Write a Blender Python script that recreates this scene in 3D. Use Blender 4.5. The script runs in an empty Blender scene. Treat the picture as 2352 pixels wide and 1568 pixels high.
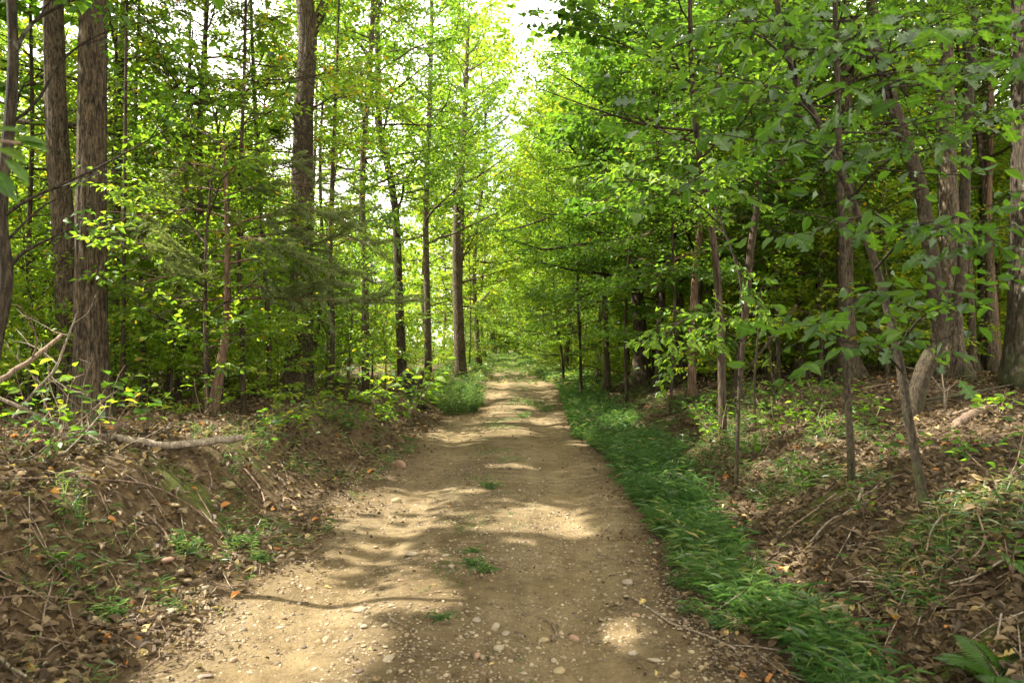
import bpy, math, random
import numpy as np
from mathutils import Matrix, Vector

S = bpy.context.scene
COL = S.collection
R = math.radians

# ------------------------------------------------------------------ camera, sky, sun, exposure
CAM_Z = 1.5
PITCH = R(0.54)
cam_d = bpy.data.cameras.new("camera")
cam_d.lens = 26.0
cam_d.sensor_width = 36.0
cam_d.clip_start = 0.05
cam_d.clip_end = 3000.0
cam_d.dof.use_dof = True
cam_d.dof.focus_distance = 9.0
cam_d.dof.aperture_fstop = 3.5
cam = bpy.data.objects.new("camera", cam_d)
COL.objects.link(cam)
cam.location = (0, 0, CAM_Z)
cam.rotation_euler = (R(90) + PITCH, 0, 0)
S.camera = cam

SUN_EL = R(53)
SUN_DIR = np.array([-math.cos(SUN_EL) * math.cos(R(4)), math.cos(SUN_EL) * math.sin(R(4)), math.sin(SUN_EL)])
world = bpy.data.worlds.new("World")
S.world = world
world.use_nodes = True
wn = world.node_tree.nodes
wl = world.node_tree.links
bg = wn["Background"]
sky = wn.new("ShaderNodeTexSky")
sky.sky_type = 'NISHITA'
sky.sun_disc = False
sky.sun_elevation = SUN_EL
sky.sun_rotation = math.atan2(SUN_DIR[0], SUN_DIR[1])
sky.air_density = 1.0
sky.dust_density = 2.0
sky.ozone_density = 1.0
tc = wn.new("ShaderNodeTexCoord")
nz = wn.new("ShaderNodeTexNoise")
nz.inputs["Scale"].default_value = 2.6
nz.inputs["Detail"].default_value = 8
rp = wn.new("ShaderNodeValToRGB")
rp.color_ramp.elements[0].position = 0.30
rp.color_ramp.elements[1].position = 0.52
mx = wn.new("ShaderNodeMix")
mx.data_type = 'RGBA'
mx.inputs[7].default_value = (11.0, 10.4, 9.4, 1)
wl.new(tc.outputs["Generated"], nz.inputs["Vector"])
wl.new(nz.outputs[0], rp.inputs[0])
wl.new(rp.outputs[0], mx.inputs[0])
wl.new(sky.outputs[0], mx.inputs[6])
wl.new(mx.outputs[2], bg.inputs[0])
bg.inputs[1].default_value = 0.10

sun_d = bpy.data.lights.new("sun", 'SUN')
sun_d.energy = 5.0
sun_d.angle = R(0.53)
sun_d.color = (1.0, 0.955, 0.88)
sun = bpy.data.objects.new("sun", sun_d)
COL.objects.link(sun)
sun.rotation_euler = Vector(SUN_DIR).to_track_quat('Z', 'Y').to_euler()
sun.location = (-30, 0, 40)

S.view_settings.view_transform = 'Standard'
S.view_settings.look = 'None'
S.view_settings.gamma = 1.0
S.view_settings.use_curve_mapping = False
S.view_settings.exposure = 2.22

S.cycles.max_bounces = 7
S.cycles.diffuse_bounces = 4
S.cycles.glossy_bounces = 2
S.cycles.transmission_bounces = 5
S.cycles.transparent_max_bounces = 4
S.cycles.sample_clamp_indirect = 6.0
S.cycles.use_denoising = True

rng = np.random.default_rng(11)
random.seed(4)

# ------------------------------------------------------------------ numeric helpers
def norm(v):
    return v / np.maximum(np.linalg.norm(v, axis=-1, keepdims=True), 1e-9)

def _hash(ix, iy, seed):
    n = (ix.astype(np.int64) * 374761393 + iy.astype(np.int64) * 668265263 + seed * 974634777) & 0xFFFFFFFF
    n = ((n ^ (n >> 13)) * 1274126177) & 0xFFFFFFFF
    return ((n ^ (n >> 16)) & 0xFFFF) / 65535.0

def vnoise(x, y, seed=0):
    x = np.asarray(x, float); y = np.asarray(y, float)
    x, y = np.broadcast_arrays(x, y)
    ix = np.floor(x); iy = np.floor(y)
    fx = x - ix; fy = y - iy
    fx = fx * fx * (3 - 2 * fx); fy = fy * fy * (3 - 2 * fy)
    a = _hash(ix, iy, seed); b = _hash(ix + 1, iy, seed)
    c = _hash(ix, iy + 1, seed); d = _hash(ix + 1, iy + 1, seed)
    return (a * (1 - fx) + b * fx) * (1 - fy) + (c * (1 - fx) + d * fx) * fy

def fbm(x, y, seed=0, oct=4):
    s = 0; a = .5
    for k in range(oct):
        s = s + a * (vnoise(np.asarray(x) * 2 ** k + 17.3 * k, np.asarray(y) * 2 ** k - 9.1 * k, seed + k) - .5)
        a *= .5
    return s

def sstep(a, b, x):
    t = np.clip((np.asarray(x, float) - a) / (b - a), 0, 1)
    return t * t * (3 - 2 * t)

# pixel of the 2352 x 1568 view of the photograph -> ray
def ray(px, py):
    dx = (px - 1176) / 1699.0
    dz = (784 - py) / 1699.0
    c, s = math.cos(PITCH), math.sin(PITCH)
    return np.array([dx, c - dz * s, s + dz * c])

def wp(px, py, d):
    r = ray(px, py)
    return np.array([0, 0, CAM_Z]) + r * (d / r[1])

# ------------------------------------------------------------------ terrain
LE = (np.array([-40, 3.3, 3.6, 4.8, 8.2, 14.2, 28, 51, 90, 500.]), np.array([-1.75, -1.75, -1.6, -1.6, -1.67, -1.47, -1.15, -1.3, -2.2, -3.0]))
RE = (np.array([-40, 3.3, 5.1, 6.9, 9.4, 13.4, 20, 28, 51, 90, 500.]), np.array([1.0, 1.0, 1.05, 1.25, 1.35, 1.15, 1.5, 1.85, .8, .3, 0.2]))
PL = (np.array([0, .4, .7, .95, 1.3, 2.2, 4, 9, 20, 45, 300.]), np.array([0, .09, .30, .56, .69, .71, .62, .5, .15, -.7, -1.2]))
PR = (np.array([0, .45, .8, 1.2, 1.8, 3, 5, 8, 15, 40, 300.]), np.array([0, -.05, .03, .27, .56, .82, 1.06, 1.22, 1.28, 1.15, .9]))
KL = (np.array([-40, 4, 9, 15, 25, 60.]), np.array([1.1, 1.1, 1.0, .75, .55, .35]))
KR = (np.array([-40, 4, 12, 20, 35, 60.]), np.array([.95, 1.0, .92, .75, .5, .35]))

def left_edge(y):
    return np.interp(y, *LE) + .22 * (vnoise(y * .8, y * 0 + 3.1, 5) - .5) + .14 * (vnoise(y * 2.6, y * 0 + 8, 6) - .5)

def right_edge(y):
    return np.interp(y, *RE) + .2 * (vnoise(y * .9, y * 0 + 1.7, 7) - .5)

def sides(x, y):
    return left_edge(y) - x, x - right_edge(y)

def height(x, y):
    x = np.asarray(x, float); y = np.asarray(y, float)
    sl, sr = sides(x, y)
    z = np.interp(sl, *PL) * np.interp(y, *KL) + np.interp(sr, *PR) * np.interp(y, *KR)
    z = z + np.interp(y, [-50, 45, 90, 140, 500], [0, 0, .55, 1.2, 3])
    off = np.maximum(sl, sr)
    bank = sstep(0.05, .9, off)
    z = z + fbm(x * 1.4, y * 1.4, 21, 5) * (.03 + .19 * bank)
    z = z + fbm(x * 6, y * 6, 31, 3) * (.012 + .085 * bank * (1 - .55 * sstep(2.5, 6, off)))
    c = (left_edge(y) + right_edge(y)) / 2
    u = x - c
    rut = np.exp(-((u - .72) / .26) ** 2) + np.exp(-((u + .78) / .28) ** 2)
    z = z - .055 * rut * (1 - bank)
    face = sstep(.1, .5, sl) * (1 - sstep(1.2, 1.9, sl))
    z = z + face * (.16 * (np.abs(fbm(x * 2.6, y * 2.6, 51, 3)) - .12) + .05 * fbm(x * 11, y * 11, 53, 2))
    z = z + .022 * fbm(x * 9, y * 9, 41, 4) * (1 - .5 * bank)
    return z

def h1(x, y):
    return float(height(np.array([x]), np.array([y]))[0])

def hit(px, py, far=90):
    """the point of the terrain that this pixel shows"""
    r = ray(px, py)
    t = np.geomspace(1.2, far, 2200)
    p = np.array([0, 0, CAM_Z])[None] + r[None] * t[:, None]
    below = p[:, 2] < height(p[:, 0], p[:, 1])
    i = int(np.argmax(below)) if below.any() else len(t) - 1
    return p[i]

# ------------------------------------------------------------------ mesh collecting
class Geo:
    def __init__(self):
        self.v = []; self.loops = []; self.sizes = []; self.tint = []; self.mat = []; self.n = 0

    def add(self, verts, polys, tint=0.5, mat=0):
        """polys: int array (m, k)"""
        verts = np.asarray(verts, float).reshape(-1, 3)
        polys = np.asarray(polys)
        self.v.append(verts)
        self.loops.append((polys + self.n).reshape(-1))
        self.sizes.append(np.full(len(polys), polys.shape[1]))
        self.tint.append(np.broadcast_to(np.asarray(tint, float), (len(polys),)))
        self.mat.append(np.full(len(polys), mat))
        self.n += len(verts)

    def tube(self, pts, rad, sides=6, cap=True, tint=.5, mat=0, rough=None):
        pts = np.asarray(pts, float); rad = np.asarray(rad, float)
        k = len(pts)
        tan = np.gradient(pts, axis=0)
        tan = norm(tan)
        ref = np.array([1., 0, 0]) if abs(tan[:, 0]).mean() < .75 else np.array([0, 1., 0])
        u = norm(np.cross(tan, ref)); w = np.cross(tan, u)
        a = np.arange(sides) * 2 * math.pi / sides
        rr = rad[:, None] * np.ones((1, sides))
        if rough is not None:
            rr = rr * rough(np.arange(k)[:, None], a[None], pts)
        ring = pts[:, None] + (u[:, None] * np.cos(a)[None, :, None] + w[:, None] * np.sin(a)[None, :, None]) * rr[..., None]
        i = np.arange(k - 1)[:, None] * sides
        j = np.arange(sides)[None]
        jn = (j + 1) % sides
        q = np.stack([i + j, i + jn, i + sides + jn, i + sides + j], -1).reshape(-1, 4)
        self.add(ring.reshape(-1, 3), q, tint, mat)
        if cap:
            base = self.n - k * sides
            for r0, flip in ((0, True), (k - 1, False)):
                idx = base + r0 * sides + np.arange(sides)
                if flip: idx = idx[::-1]
                self.loops.append(idx); self.sizes.append(np.array([sides])); self.tint.append(np.array([float(np.mean(tint))])); self.mat.append(np.array([mat]))

    def build(self, name, mats, parent=None, smooth=True, origin=None):
        me = bpy.data.meshes.new(name)
        if self.n:
            v = np.concatenate(self.v)
            if origin is not None: v = v - np.asarray(origin)[None]
            lp = np.concatenate(self.loops).astype(np.int32)
            sz = np.concatenate(self.sizes).astype(np.int32)
            me.vertices.add(len(v)); me.vertices.foreach_set("co", v.astype(np.float32).reshape(-1))
            me.loops.add(len(lp)); me.loops.foreach_set("vertex_index", lp)
            me.polygons.add(len(sz))
            me.polygons.foreach_set("loop_start", np.concatenate([[0], np.cumsum(sz)[:-1]]).astype(np.int32))
            me.polygons.foreach_set("loop_total", sz)
            me.polygons.foreach_set("material_index", np.concatenate(self.mat).astype(np.int32))
            me.polygons.foreach_set("use_smooth", np.full(len(sz), bool(smooth)))
            at = me.attributes.new("tint", 'FLOAT', 'FACE')
            at.data.foreach_set("value", np.concatenate(self.tint).astype(np.float32))
            me.update(calc_edges=True)
        for m in (mats if isinstance(mats, (list, tuple)) else [mats]):
            me.materials.append(m)
        o = bpy.data.objects.new(name, me)
        COL.objects.link(o)
        if parent is not None:
            o.parent = parent
        return o

def tag(o, label=None, cat=None, group=None, kind=None):
    if label: o["label"] = label
    if cat: o["category"] = cat
    if group: o["group"] = group
    if kind: o["kind"] = kind
    return o

def empty(name, loc, label=None, cat=None, group=None):
    o = bpy.data.objects.new(name, None)
    o.empty_display_size = .2
    COL.objects.link(o)
    o.location = loc
    return tag(o, label, cat, group)

def copy_tree(o, parent=None):
    c = o.copy(); COL.objects.link(c); c.parent = parent
    for ch in o.children:
        copy_tree(ch, c)
    return c

def smooth_path(pts, n):
    """Catmull-Rom through the control points"""
    P = np.asarray(pts, float)
    if len(P) < 3:
        t = np.linspace(0, 1, n)[:, None]
        return P[0] * (1 - t) + P[-1] * t
    P = np.vstack([2 * P[0] - P[1], P, 2 * P[-1] - P[-2]])
    seg = np.linalg.norm(np.diff(P[1:-1], axis=0), axis=1)
    cum = np.concatenate([[0], np.cumsum(seg)])
    out = []
    for s in np.linspace(0, cum[-1], n):
        i = min(int(np.searchsorted(cum, s, 'right')) - 1, len(seg) - 1)
        t = (s - cum[i]) / max(seg[i], 1e-9)
        a, b, c, d = P[i], P[i + 1], P[i + 2], P[i + 3]
        out.append(.5 * (2 * b + (c - a) * t + (2 * a - 5 * b + 4 * c - d) * t * t + (3 * b - a - 3 * c + d) * t ** 3))
    return np.array(out)

# ------------------------------------------------------------------ materials
def mat_new(name):
    m = bpy.data.materials.new(name)
    m.use_nodes = True
    nt = m.node_tree
    return m, nt.nodes, nt.links, nt.nodes["Principled BSDF"], nt.nodes["Material Output"]

def ramp(nodes, stops):
    r = nodes.new("ShaderNodeValToRGB")
    e = r.color_ramp.elements
    while len(e) < len(stops): e.new(0.5)
    for k, (p, c) in enumerate(stops):
        e[k].position = p
        e[k].color = (*c, 1)
    return r

LEAF_STOPS = [(0.0, (.024, .055, .009)), (.30, (.042, .094, .011)), (.55, (.080, .142, .012)), (.74, (.126, .195, .015)),
              (.86, (.21, .228, .016)), (.94, (.35, .24, .02)), (1.0, (.38, .12, .03))]

def leaf_mat(name, stops=LEAF_STOPS, trans=.54, rough=.38, objrand=None, spec=.4):
    m, n, l, b, out = mat_new(name)
    r = ramp(n, stops)
    if objrand is None:
        a = n.new("ShaderNodeAttribute"); a.attribute_name = "tint"
        l.new(a.outputs["Fac"], r.inputs[0])
    else:
        oi = n.new("ShaderNodeObjectInfo")
        mr = n.new("ShaderNodeMapRange")
        mr.inputs[3].default_value, mr.inputs[4].default_value = objrand
        l.new(oi.outputs["Random"], mr.inputs[0]); l.new(mr.outputs[0], r.inputs[0])
    if objrand is not None:
        tcn = n.new("ShaderNodeTexCoord"); sp_ = n.new("ShaderNodeSeparateXYZ"); l.new(tcn.outputs["Object"], sp_.inputs[0])
        ab = n.new("ShaderNodeMath"); ab.operation = 'ABSOLUTE'; l.new(sp_.outputs[1], ab.inputs[0])
        wv = n.new("ShaderNodeTexWave"); wv.inputs["Scale"].default_value = 3.2; wv.inputs["Distortion"].default_value = .6; wv.bands_direction = 'DIAGONAL'
        cb = n.new("ShaderNodeCombineXYZ"); l.new(sp_.outputs[0], cb.inputs[0])
        ng = n.new("ShaderNodeMath"); ng.operation = 'MULTIPLY'; ng.inputs[1].default_value = -1.4; l.new(ab.outputs[0], ng.inputs[0]); l.new(ng.outputs[0], cb.inputs[1])
        l.new(cb.outputs[0], wv.inputs["Vector"])
        nzz = n.new("ShaderNodeTexNoise"); nzz.inputs["Scale"].default_value = 5; nzz.inputs["Detail"].default_value = 5
        l.new(tcn.outputs["Object"], nzz.inputs["Vector"])
        mrb = n.new("ShaderNodeMapRange"); mrb.inputs[1].default_value = .006; mrb.inputs[2].default_value = .03; mrb.inputs[3].default_value = 1.7; mrb.inputs[4].default_value = 1.0
        l.new(ab.outputs[0], mrb.inputs[0])
        m1 = n.new("ShaderNodeMapRange"); m1.inputs[3].default_value = .86; m1.inputs[4].default_value = 1.1; l.new(wv.outputs["Fac"], m1.inputs[0])
        m2 = n.new("ShaderNodeMapRange"); m2.inputs[1].default_value = .3; m2.inputs[2].default_value = .7; m2.inputs[3].default_value = .72; m2.inputs[4].default_value = 1.2; l.new(nzz.outputs[0], m2.inputs[0])
        pr1 = n.new("ShaderNodeMath"); pr1.operation = 'MULTIPLY'; l.new(mrb.outputs[0], pr1.inputs[0]); l.new(m1.outputs[0], pr1.inputs[1])
        pr2 = n.new("ShaderNodeMath"); pr2.operation = 'MULTIPLY'; l.new(pr1.outputs[0], pr2.inputs[0]); l.new(m2.outputs[0], pr2.inputs[1])
        vm = n.new("ShaderNodeVectorMath"); vm.operation = 'SCALE'; l.new(r.outputs[0], vm.inputs[0]); l.new(pr2.outputs[0], vm.inputs["Scale"])
        class _O: pass
        r = _O(); r.outputs = [vm.outputs[0]]
    l.new(r.outputs[0], b.inputs["Base Color"])
    b.inputs["Roughness"].default_value = rough
    b.inputs["Specular IOR Level"].default_value = spec
    t = n.new("ShaderNodeBsdfTranslucent")
    mul = n.new("ShaderNodeMix"); mul.data_type = 'RGBA'; mul.blend_type = 'MULTIPLY'
    mul.inputs[0].default_value = 1
    mul.inputs[7].default_value = (2.4, 2.35, 1.35, 1)
    l.new(r.outputs[0], mul.inputs[6]); l.new(mul.outputs[2], t.inputs[0])
    ms = n.new("ShaderNodeMixShader")
    ms.inputs[0].default_value = trans
    l.new(b.outputs[0], ms.inputs[1]); l.new(t.outputs[0], ms.inputs[2])
    l.new(ms.outputs[0], out.inputs[0])
    return m

def bark_mat(name, dark, light, lichen=None, scale=(9, 9, 1.5), bump=.6, lich_amt=.58, moss=True):
    m, n, l, b, out = mat_new(name)
    tc = n.new("ShaderNodeTexCoord")
    mp = n.new("ShaderNodeMapping"); mp.inputs["Scale"].default_value = scale
    l.new(tc.outputs["Object"], mp.inputs[0])
    nz = n.new("ShaderNodeTexNoise"); nz.inputs["Scale"].default_value = 2.6; nz.inputs["Detail"].default_value = 9; nz.inputs["Roughness"].default_value = .74; nz.inputs["Distortion"].default_value = .6
    l.new(mp.outputs[0], nz.inputs["Vector"])
    r = ramp(n, [(.40, dark), (.50, tuple(.42 * (np.array(dark) + np.array(light)))), (.60, light)])
    l.new(nz.outputs[0], r.inputs[0])
    col = r.outputs[0]
    n2 = n.new("ShaderNodeTexNoise"); n2.inputs["Scale"].default_value = 1.3; n2.inputs["Detail"].default_value = 5
    l.new(tc.outputs["Object"], n2.inputs["Vector"])
    v = n.new("ShaderNodeMix"); v.data_type = 'RGBA'; v.blend_type = 'MULTIPLY'; v.inputs[0].default_value = .55
    r3 = ramp(n, [(.3, (.55, .5, .45)), (.7, (1.25, 1.2, 1.1))])
    l.new(n2.outputs[0], r3.inputs[0]); l.new(col, v.inputs[6]); l.new(r3.outputs[0], v.inputs[7])
    col = v.outputs[2]
    if lichen:
        n4 = n.new("ShaderNodeTexNoise"); n4.inputs["Scale"].default_value = 4.5; n4.inputs["Detail"].default_value = 8; n4.inputs["Roughness"].default_value = .7
        l.new(tc.outputs["Object"], n4.inputs["Vector"])
        r4 = ramp(n, [(lich_amt, (0, 0, 0)), (lich_amt + .08, (1, 1, 1))])
        l.new(n4.outputs[0], r4.inputs[0])
        x = n.new("ShaderNodeMix"); x.data_type = 'RGBA'
        l.new(r4.outputs[0], x.inputs[0]); l.new(col, x.inputs[6]); x.inputs[7].default_value = (*lichen, 1)
        col = x.outputs[2]
    sz = n.new("ShaderNodeSeparateXYZ"); l.new(tc.outputs["Object"], sz.inputs[0])
    hz = n.new("ShaderNodeMapRange"); hz.inputs[1].default_value = 0.0; hz.inputs[2].default_value = 1.3; hz.inputs[3].default_value = .16; hz.inputs[4].default_value = -.12
    l.new(sz.outputs[2], hz.inputs[0])
    n5 = n.new("ShaderNodeTexNoise"); n5.inputs["Scale"].default_value = 3.2; n5.inputs["Detail"].default_value = 7; n5.inputs["Roughness"].default_value = .7
    l.new(tc.outputs["Object"], n5.inputs["Vector"])
    ad5 = n.new("ShaderNodeMath"); l.new(n5.outputs[0], ad5.inputs[0]); l.new(hz.outputs[0], ad5.inputs[1])
    r5 = ramp(n, [(.56, (0, 0, 0)), (.70, (.8, .8, .8) if moss else (0, 0, 0))]); l.new(ad5.outputs[0], r5.inputs[0])
    x5 = n.new("ShaderNodeMix"); x5.data_type = 'RGBA'; x5.inputs[7].default_value = (.052, .062, .018, 1)
    l.new(r5.outputs[0], x5.inputs[0]); l.new(col, x5.inputs[6]); col = x5.outputs[2]
    l.new(col, b.inputs["Base Color"])
    b.inputs["Roughness"].default_value = .9
    b.inputs["Specular IOR Level"].default_value = .2
    bp = n.new("ShaderNodeBump"); bp.inputs["Strength"].default_value = bump; bp.inputs["Distance"].default_value = .035
    l.new(nz.outputs[0], bp.inputs["Height"]); l.new(bp.outputs[0], b.inputs["Normal"])
    return m

M = {}
M["leaf"] = leaf_mat("green_leaf")
M["leaf_near"] = leaf_mat("oak_leaf", objrand=(.12, .52), rough=.48, spec=.3)
M["leaf_oak"] = leaf_mat("dark_oak_leaf", objrand=(.03, .42), rough=.38, spec=.5)
M["leaf_near_yellow"] = leaf_mat("pale_green_leaf", objrand=(.40, .74), rough=.5, spec=.25)
M["leaf_near_gold"] = leaf_mat("autumn_leaf", objrand=(.28, .92), rough=.5, spec=.25)
M["cedar"] = leaf_mat("cedar_foliage", stops=[(0, (.05, .07, .022)), (.6, (.11, .14, .045)), (1, (.19, .215, .075))], trans=.45, rough=.6)
M["grass"] = leaf_mat("grass_blade", stops=[(0, (.020, .055, .011)), (.5, (.045, .098, .022)), (.8, (.095, .155, .045)), (.93, (.15, .17, .05)), (1, (.25, .20, .11))], trans=.4, rough=.35, spec=.5)
M["dead"] = leaf_mat("dead_leaf", stops=[(0, (0.0256, 0.0176, 0.0096)), (.35, (0.0640, 0.0432, 0.0216)), (.65, (0.1184, 0.0832, 0.0424)), (.86, (0.2000, 0.1440, 0.0760)), (.95, (.34, .26, .10)), (1, (.34, .15, .04))], trans=.12, rough=.7, spec=.25)
M["dead_obj"] = leaf_mat("fallen_leaf", stops=[(0, (0.0382, 0.0255, 0.0136)), (.4, (0.0850, 0.0578, 0.0289)), (.75, (0.1530, 0.1071, 0.0536)), (.92, (0.2295, 0.1615, 0.0765)), (.97, (.36, .28, .06)), (1, (.34, .14, .04))], trans=.12, rough=.65, objrand=(0, 1), spec=.25)
M["bark_oak"] = bark_mat("oak_bark", (.014, .010, .006), (.155, .118, .070), None, (15, 15, 3.0), 1.0)
M["bark_grey"] = bark_mat("grey_bark", (.020, .015, .009), (.165, .128, .080), (.22, .21, .15), (14, 14, 3.4), 1.0, .62)
M["bark_lichen"] = bark_mat("lichen_bark", (.014, .011, .007), (.088, .069, .043), (.17, .175, .125), (16, 16, 3.2), 1.0, .60)
M["bark_dark"] = bark_mat("dark_bark", (.018, .013, .008), (.088, .064, .040), None, (12, 12, 2.0), .6)
M["bark_pale"] = bark_mat("pale_bark", (.016, .012, .007), (.076, .059, .034), (.115, .12, .075), (18, 18, 7), .9, .63)
M["bark_red"] = bark_mat("red_bark", (.07, .040, .025), (.27, .175, .115), None, (18, 18, 1.6), .8)
M["dead_wood"] = bark_mat("dead_wood", (.11, .088, .06), (.34, .285, .21), None, (18, 18, 3), .5, moss=False)
M["brown_wood"] = bark_mat("brown_twig", (.085, .058, .038), (.24, .17, .115), None, (18, 18, 3), .4, moss=False)
M["burnt"] = bark_mat("burnt_wood", (.012, .009, .008), (.05, .036, .028), None, (10, 10, 2), .9)

def stone_mat(name, lo, hi):
    m, n, l, b, out = mat_new(name)
    tc = n.new("ShaderNodeTexCoord")
    nz = n.new("ShaderNodeTexNoise"); nz.inputs["Scale"].default_value = 38; nz.inputs["Detail"].default_value = 6
    l.new(tc.outputs["Object"], nz.inputs["Vector"])
    r = ramp(n, [(.3, lo), (.7, hi)])
    l.new(nz.outputs[0], r.inputs[0]); l.new(r.outputs[0], b.inputs["Base Color"])
    b.inputs["Roughness"].default_value = .85
    bp = n.new("ShaderNodeBump"); bp.inputs["Strength"].default_value = .35; bp.inputs["Distance"].default_value = .004
    l.new(nz.outputs[0], bp.inputs["Height"]); l.new(bp.outputs[0], b.inputs["Normal"])
    return m

M["st_cream"] = stone_mat("cream_stone", (.15, .118, .07), (.25, .205, .13))
M["st_yellow"] = stone_mat("yellow_stone", (.165, .12, .055), (.25, .19, .095))
M["st_red"] = stone_mat("reddish_stone", (.16, .09, .05), (.25, .155, .09))
M["st_grey"] = stone_mat("grey_stone", (.12, .095, .06), (.21, .17, .115))
M["st_dark"] = stone_mat("dark_stone", (.075, .05, .035), (.16, .11, .08))
m, n, l, b, out = mat_new("gravel")
a = n.new("ShaderNodeAttribute"); a.attribute_name = "tint"
r = ramp(n, [(0, (.06, .042, .026)), (.3, (.15, .105, .058)), (.6, (.195, .150, .085)), (.85, (.25, .198, .12)), (1, (.32, .265, .18))])
l.new(a.outputs["Fac"], r.inputs[0]); l.new(r.outputs[0], b.inputs["Base Color"]); b.inputs["Roughness"].default_value = .9
M["gravel"] = m

def soil_nodes(n, l, vec, base, scale):
    pass

def track_mat():
    m, n, l, b, out = mat_new("sandy_dirt")
    tc = n.new("ShaderNodeTexCoord")
    V = tc.outputs["Object"]
    def noise(s, d=6, r=.6):
        x = n.new("ShaderNodeTexNoise"); x.inputs["Scale"].default_value = s; x.inputs["Detail"].default_value = d; x.inputs["Roughness"].default_value = r
        l.new(V, x.inputs["Vector"]); return x.outputs[0]
    big, mid, fine = noise(.9), noise(7, 8, .75), noise(60, 6, .8)
    c1 = ramp(n, [(.32, (0.1140, 0.0855, 0.0427)), (.5, (0.1577, 0.1197, 0.0636)), (.68, (0.2166, 0.1710, 0.0969))]); l.new(big, c1.inputs[0])
    c2 = ramp(n, [(.33, (.42, .36, .29)), (.47, (.88, .85, .8)), (.66, (1.22, 1.2, 1.15))]); l.new(mid, c2.inputs[0])
    ar = n.new("ShaderNodeAttribute"); ar.attribute_name = "rut"
    cr = ramp(n, [(0, (.70, .66, .62)), (.5, (1, 1, 1)), (1, (1.12, 1.10, 1.06))]); l.new(ar.outputs["Fac"], cr.inputs[0])
    cm = n.new("ShaderNodeMix"); cm.data_type = 'RGBA'; cm.blend_type = 'MULTIPLY'; cm.inputs[0].default_value = 1
    l.new(c1.outputs[0], cm.inputs[6]); l.new(cr.outputs[0], cm.inputs[7])
    c3 = ramp(n, [(.32, (.33, .28, .22)), (.44, (.85, .82, .77)), (.58, (1.02, 1.02, 1.02)), (.70, (1.5, 1.47, 1.4))]); l.new(fine, c3.inputs[0])
    x = n.new("ShaderNodeMix"); x.data_type = 'RGBA'; x.blend_type = 'MULTIPLY'; x.inputs[0].default_value = .9
    l.new(cm.outputs[2], x.inputs[6]); l.new(c2.outputs[0], x.inputs[7])
    y = n.new("ShaderNodeMix"); y.data_type = 'RGBA'; y.blend_type = 'MULTIPLY'; y.inputs[0].default_value = .8
    l.new(x.outputs[2], y.inputs[6]); l.new(c3.outputs[0], y.inputs[7])
    # grass cover grows over the track far away
    at = n.new("ShaderNodeAttribute"); at.attribute_name = "moss"
    g = n.new("ShaderNodeMix"); g.data_type = 'RGBA'; g.inputs[7].default_value = (.075, .11, .03, 1)
    l.new(at.outputs["Fac"], g.inputs[0]); l.new(y.outputs[2], g.inputs[6])
    l.new(g.outputs[2], b.inputs["Base Color"])
    b.inputs["Roughness"].default_value = .95; b.inputs["Specular IOR Level"].default_value = .15
    ad = n.new("ShaderNodeMath"); ad.operation = 'MULTIPLY_ADD'; ad.inputs[1].default_value = .45
    l.new(fine, ad.inputs[0]); l.new(mid, ad.inputs[2])
    bp = n.new("ShaderNodeBump"); bp.inputs["Strength"].default_value = 1.0; bp.inputs["Distance"].default_value = .035
    l.new(ad.outputs[0], bp.inputs["Height"]); l.new(bp.outputs[0], b.inputs["Normal"])
    return m

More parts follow.
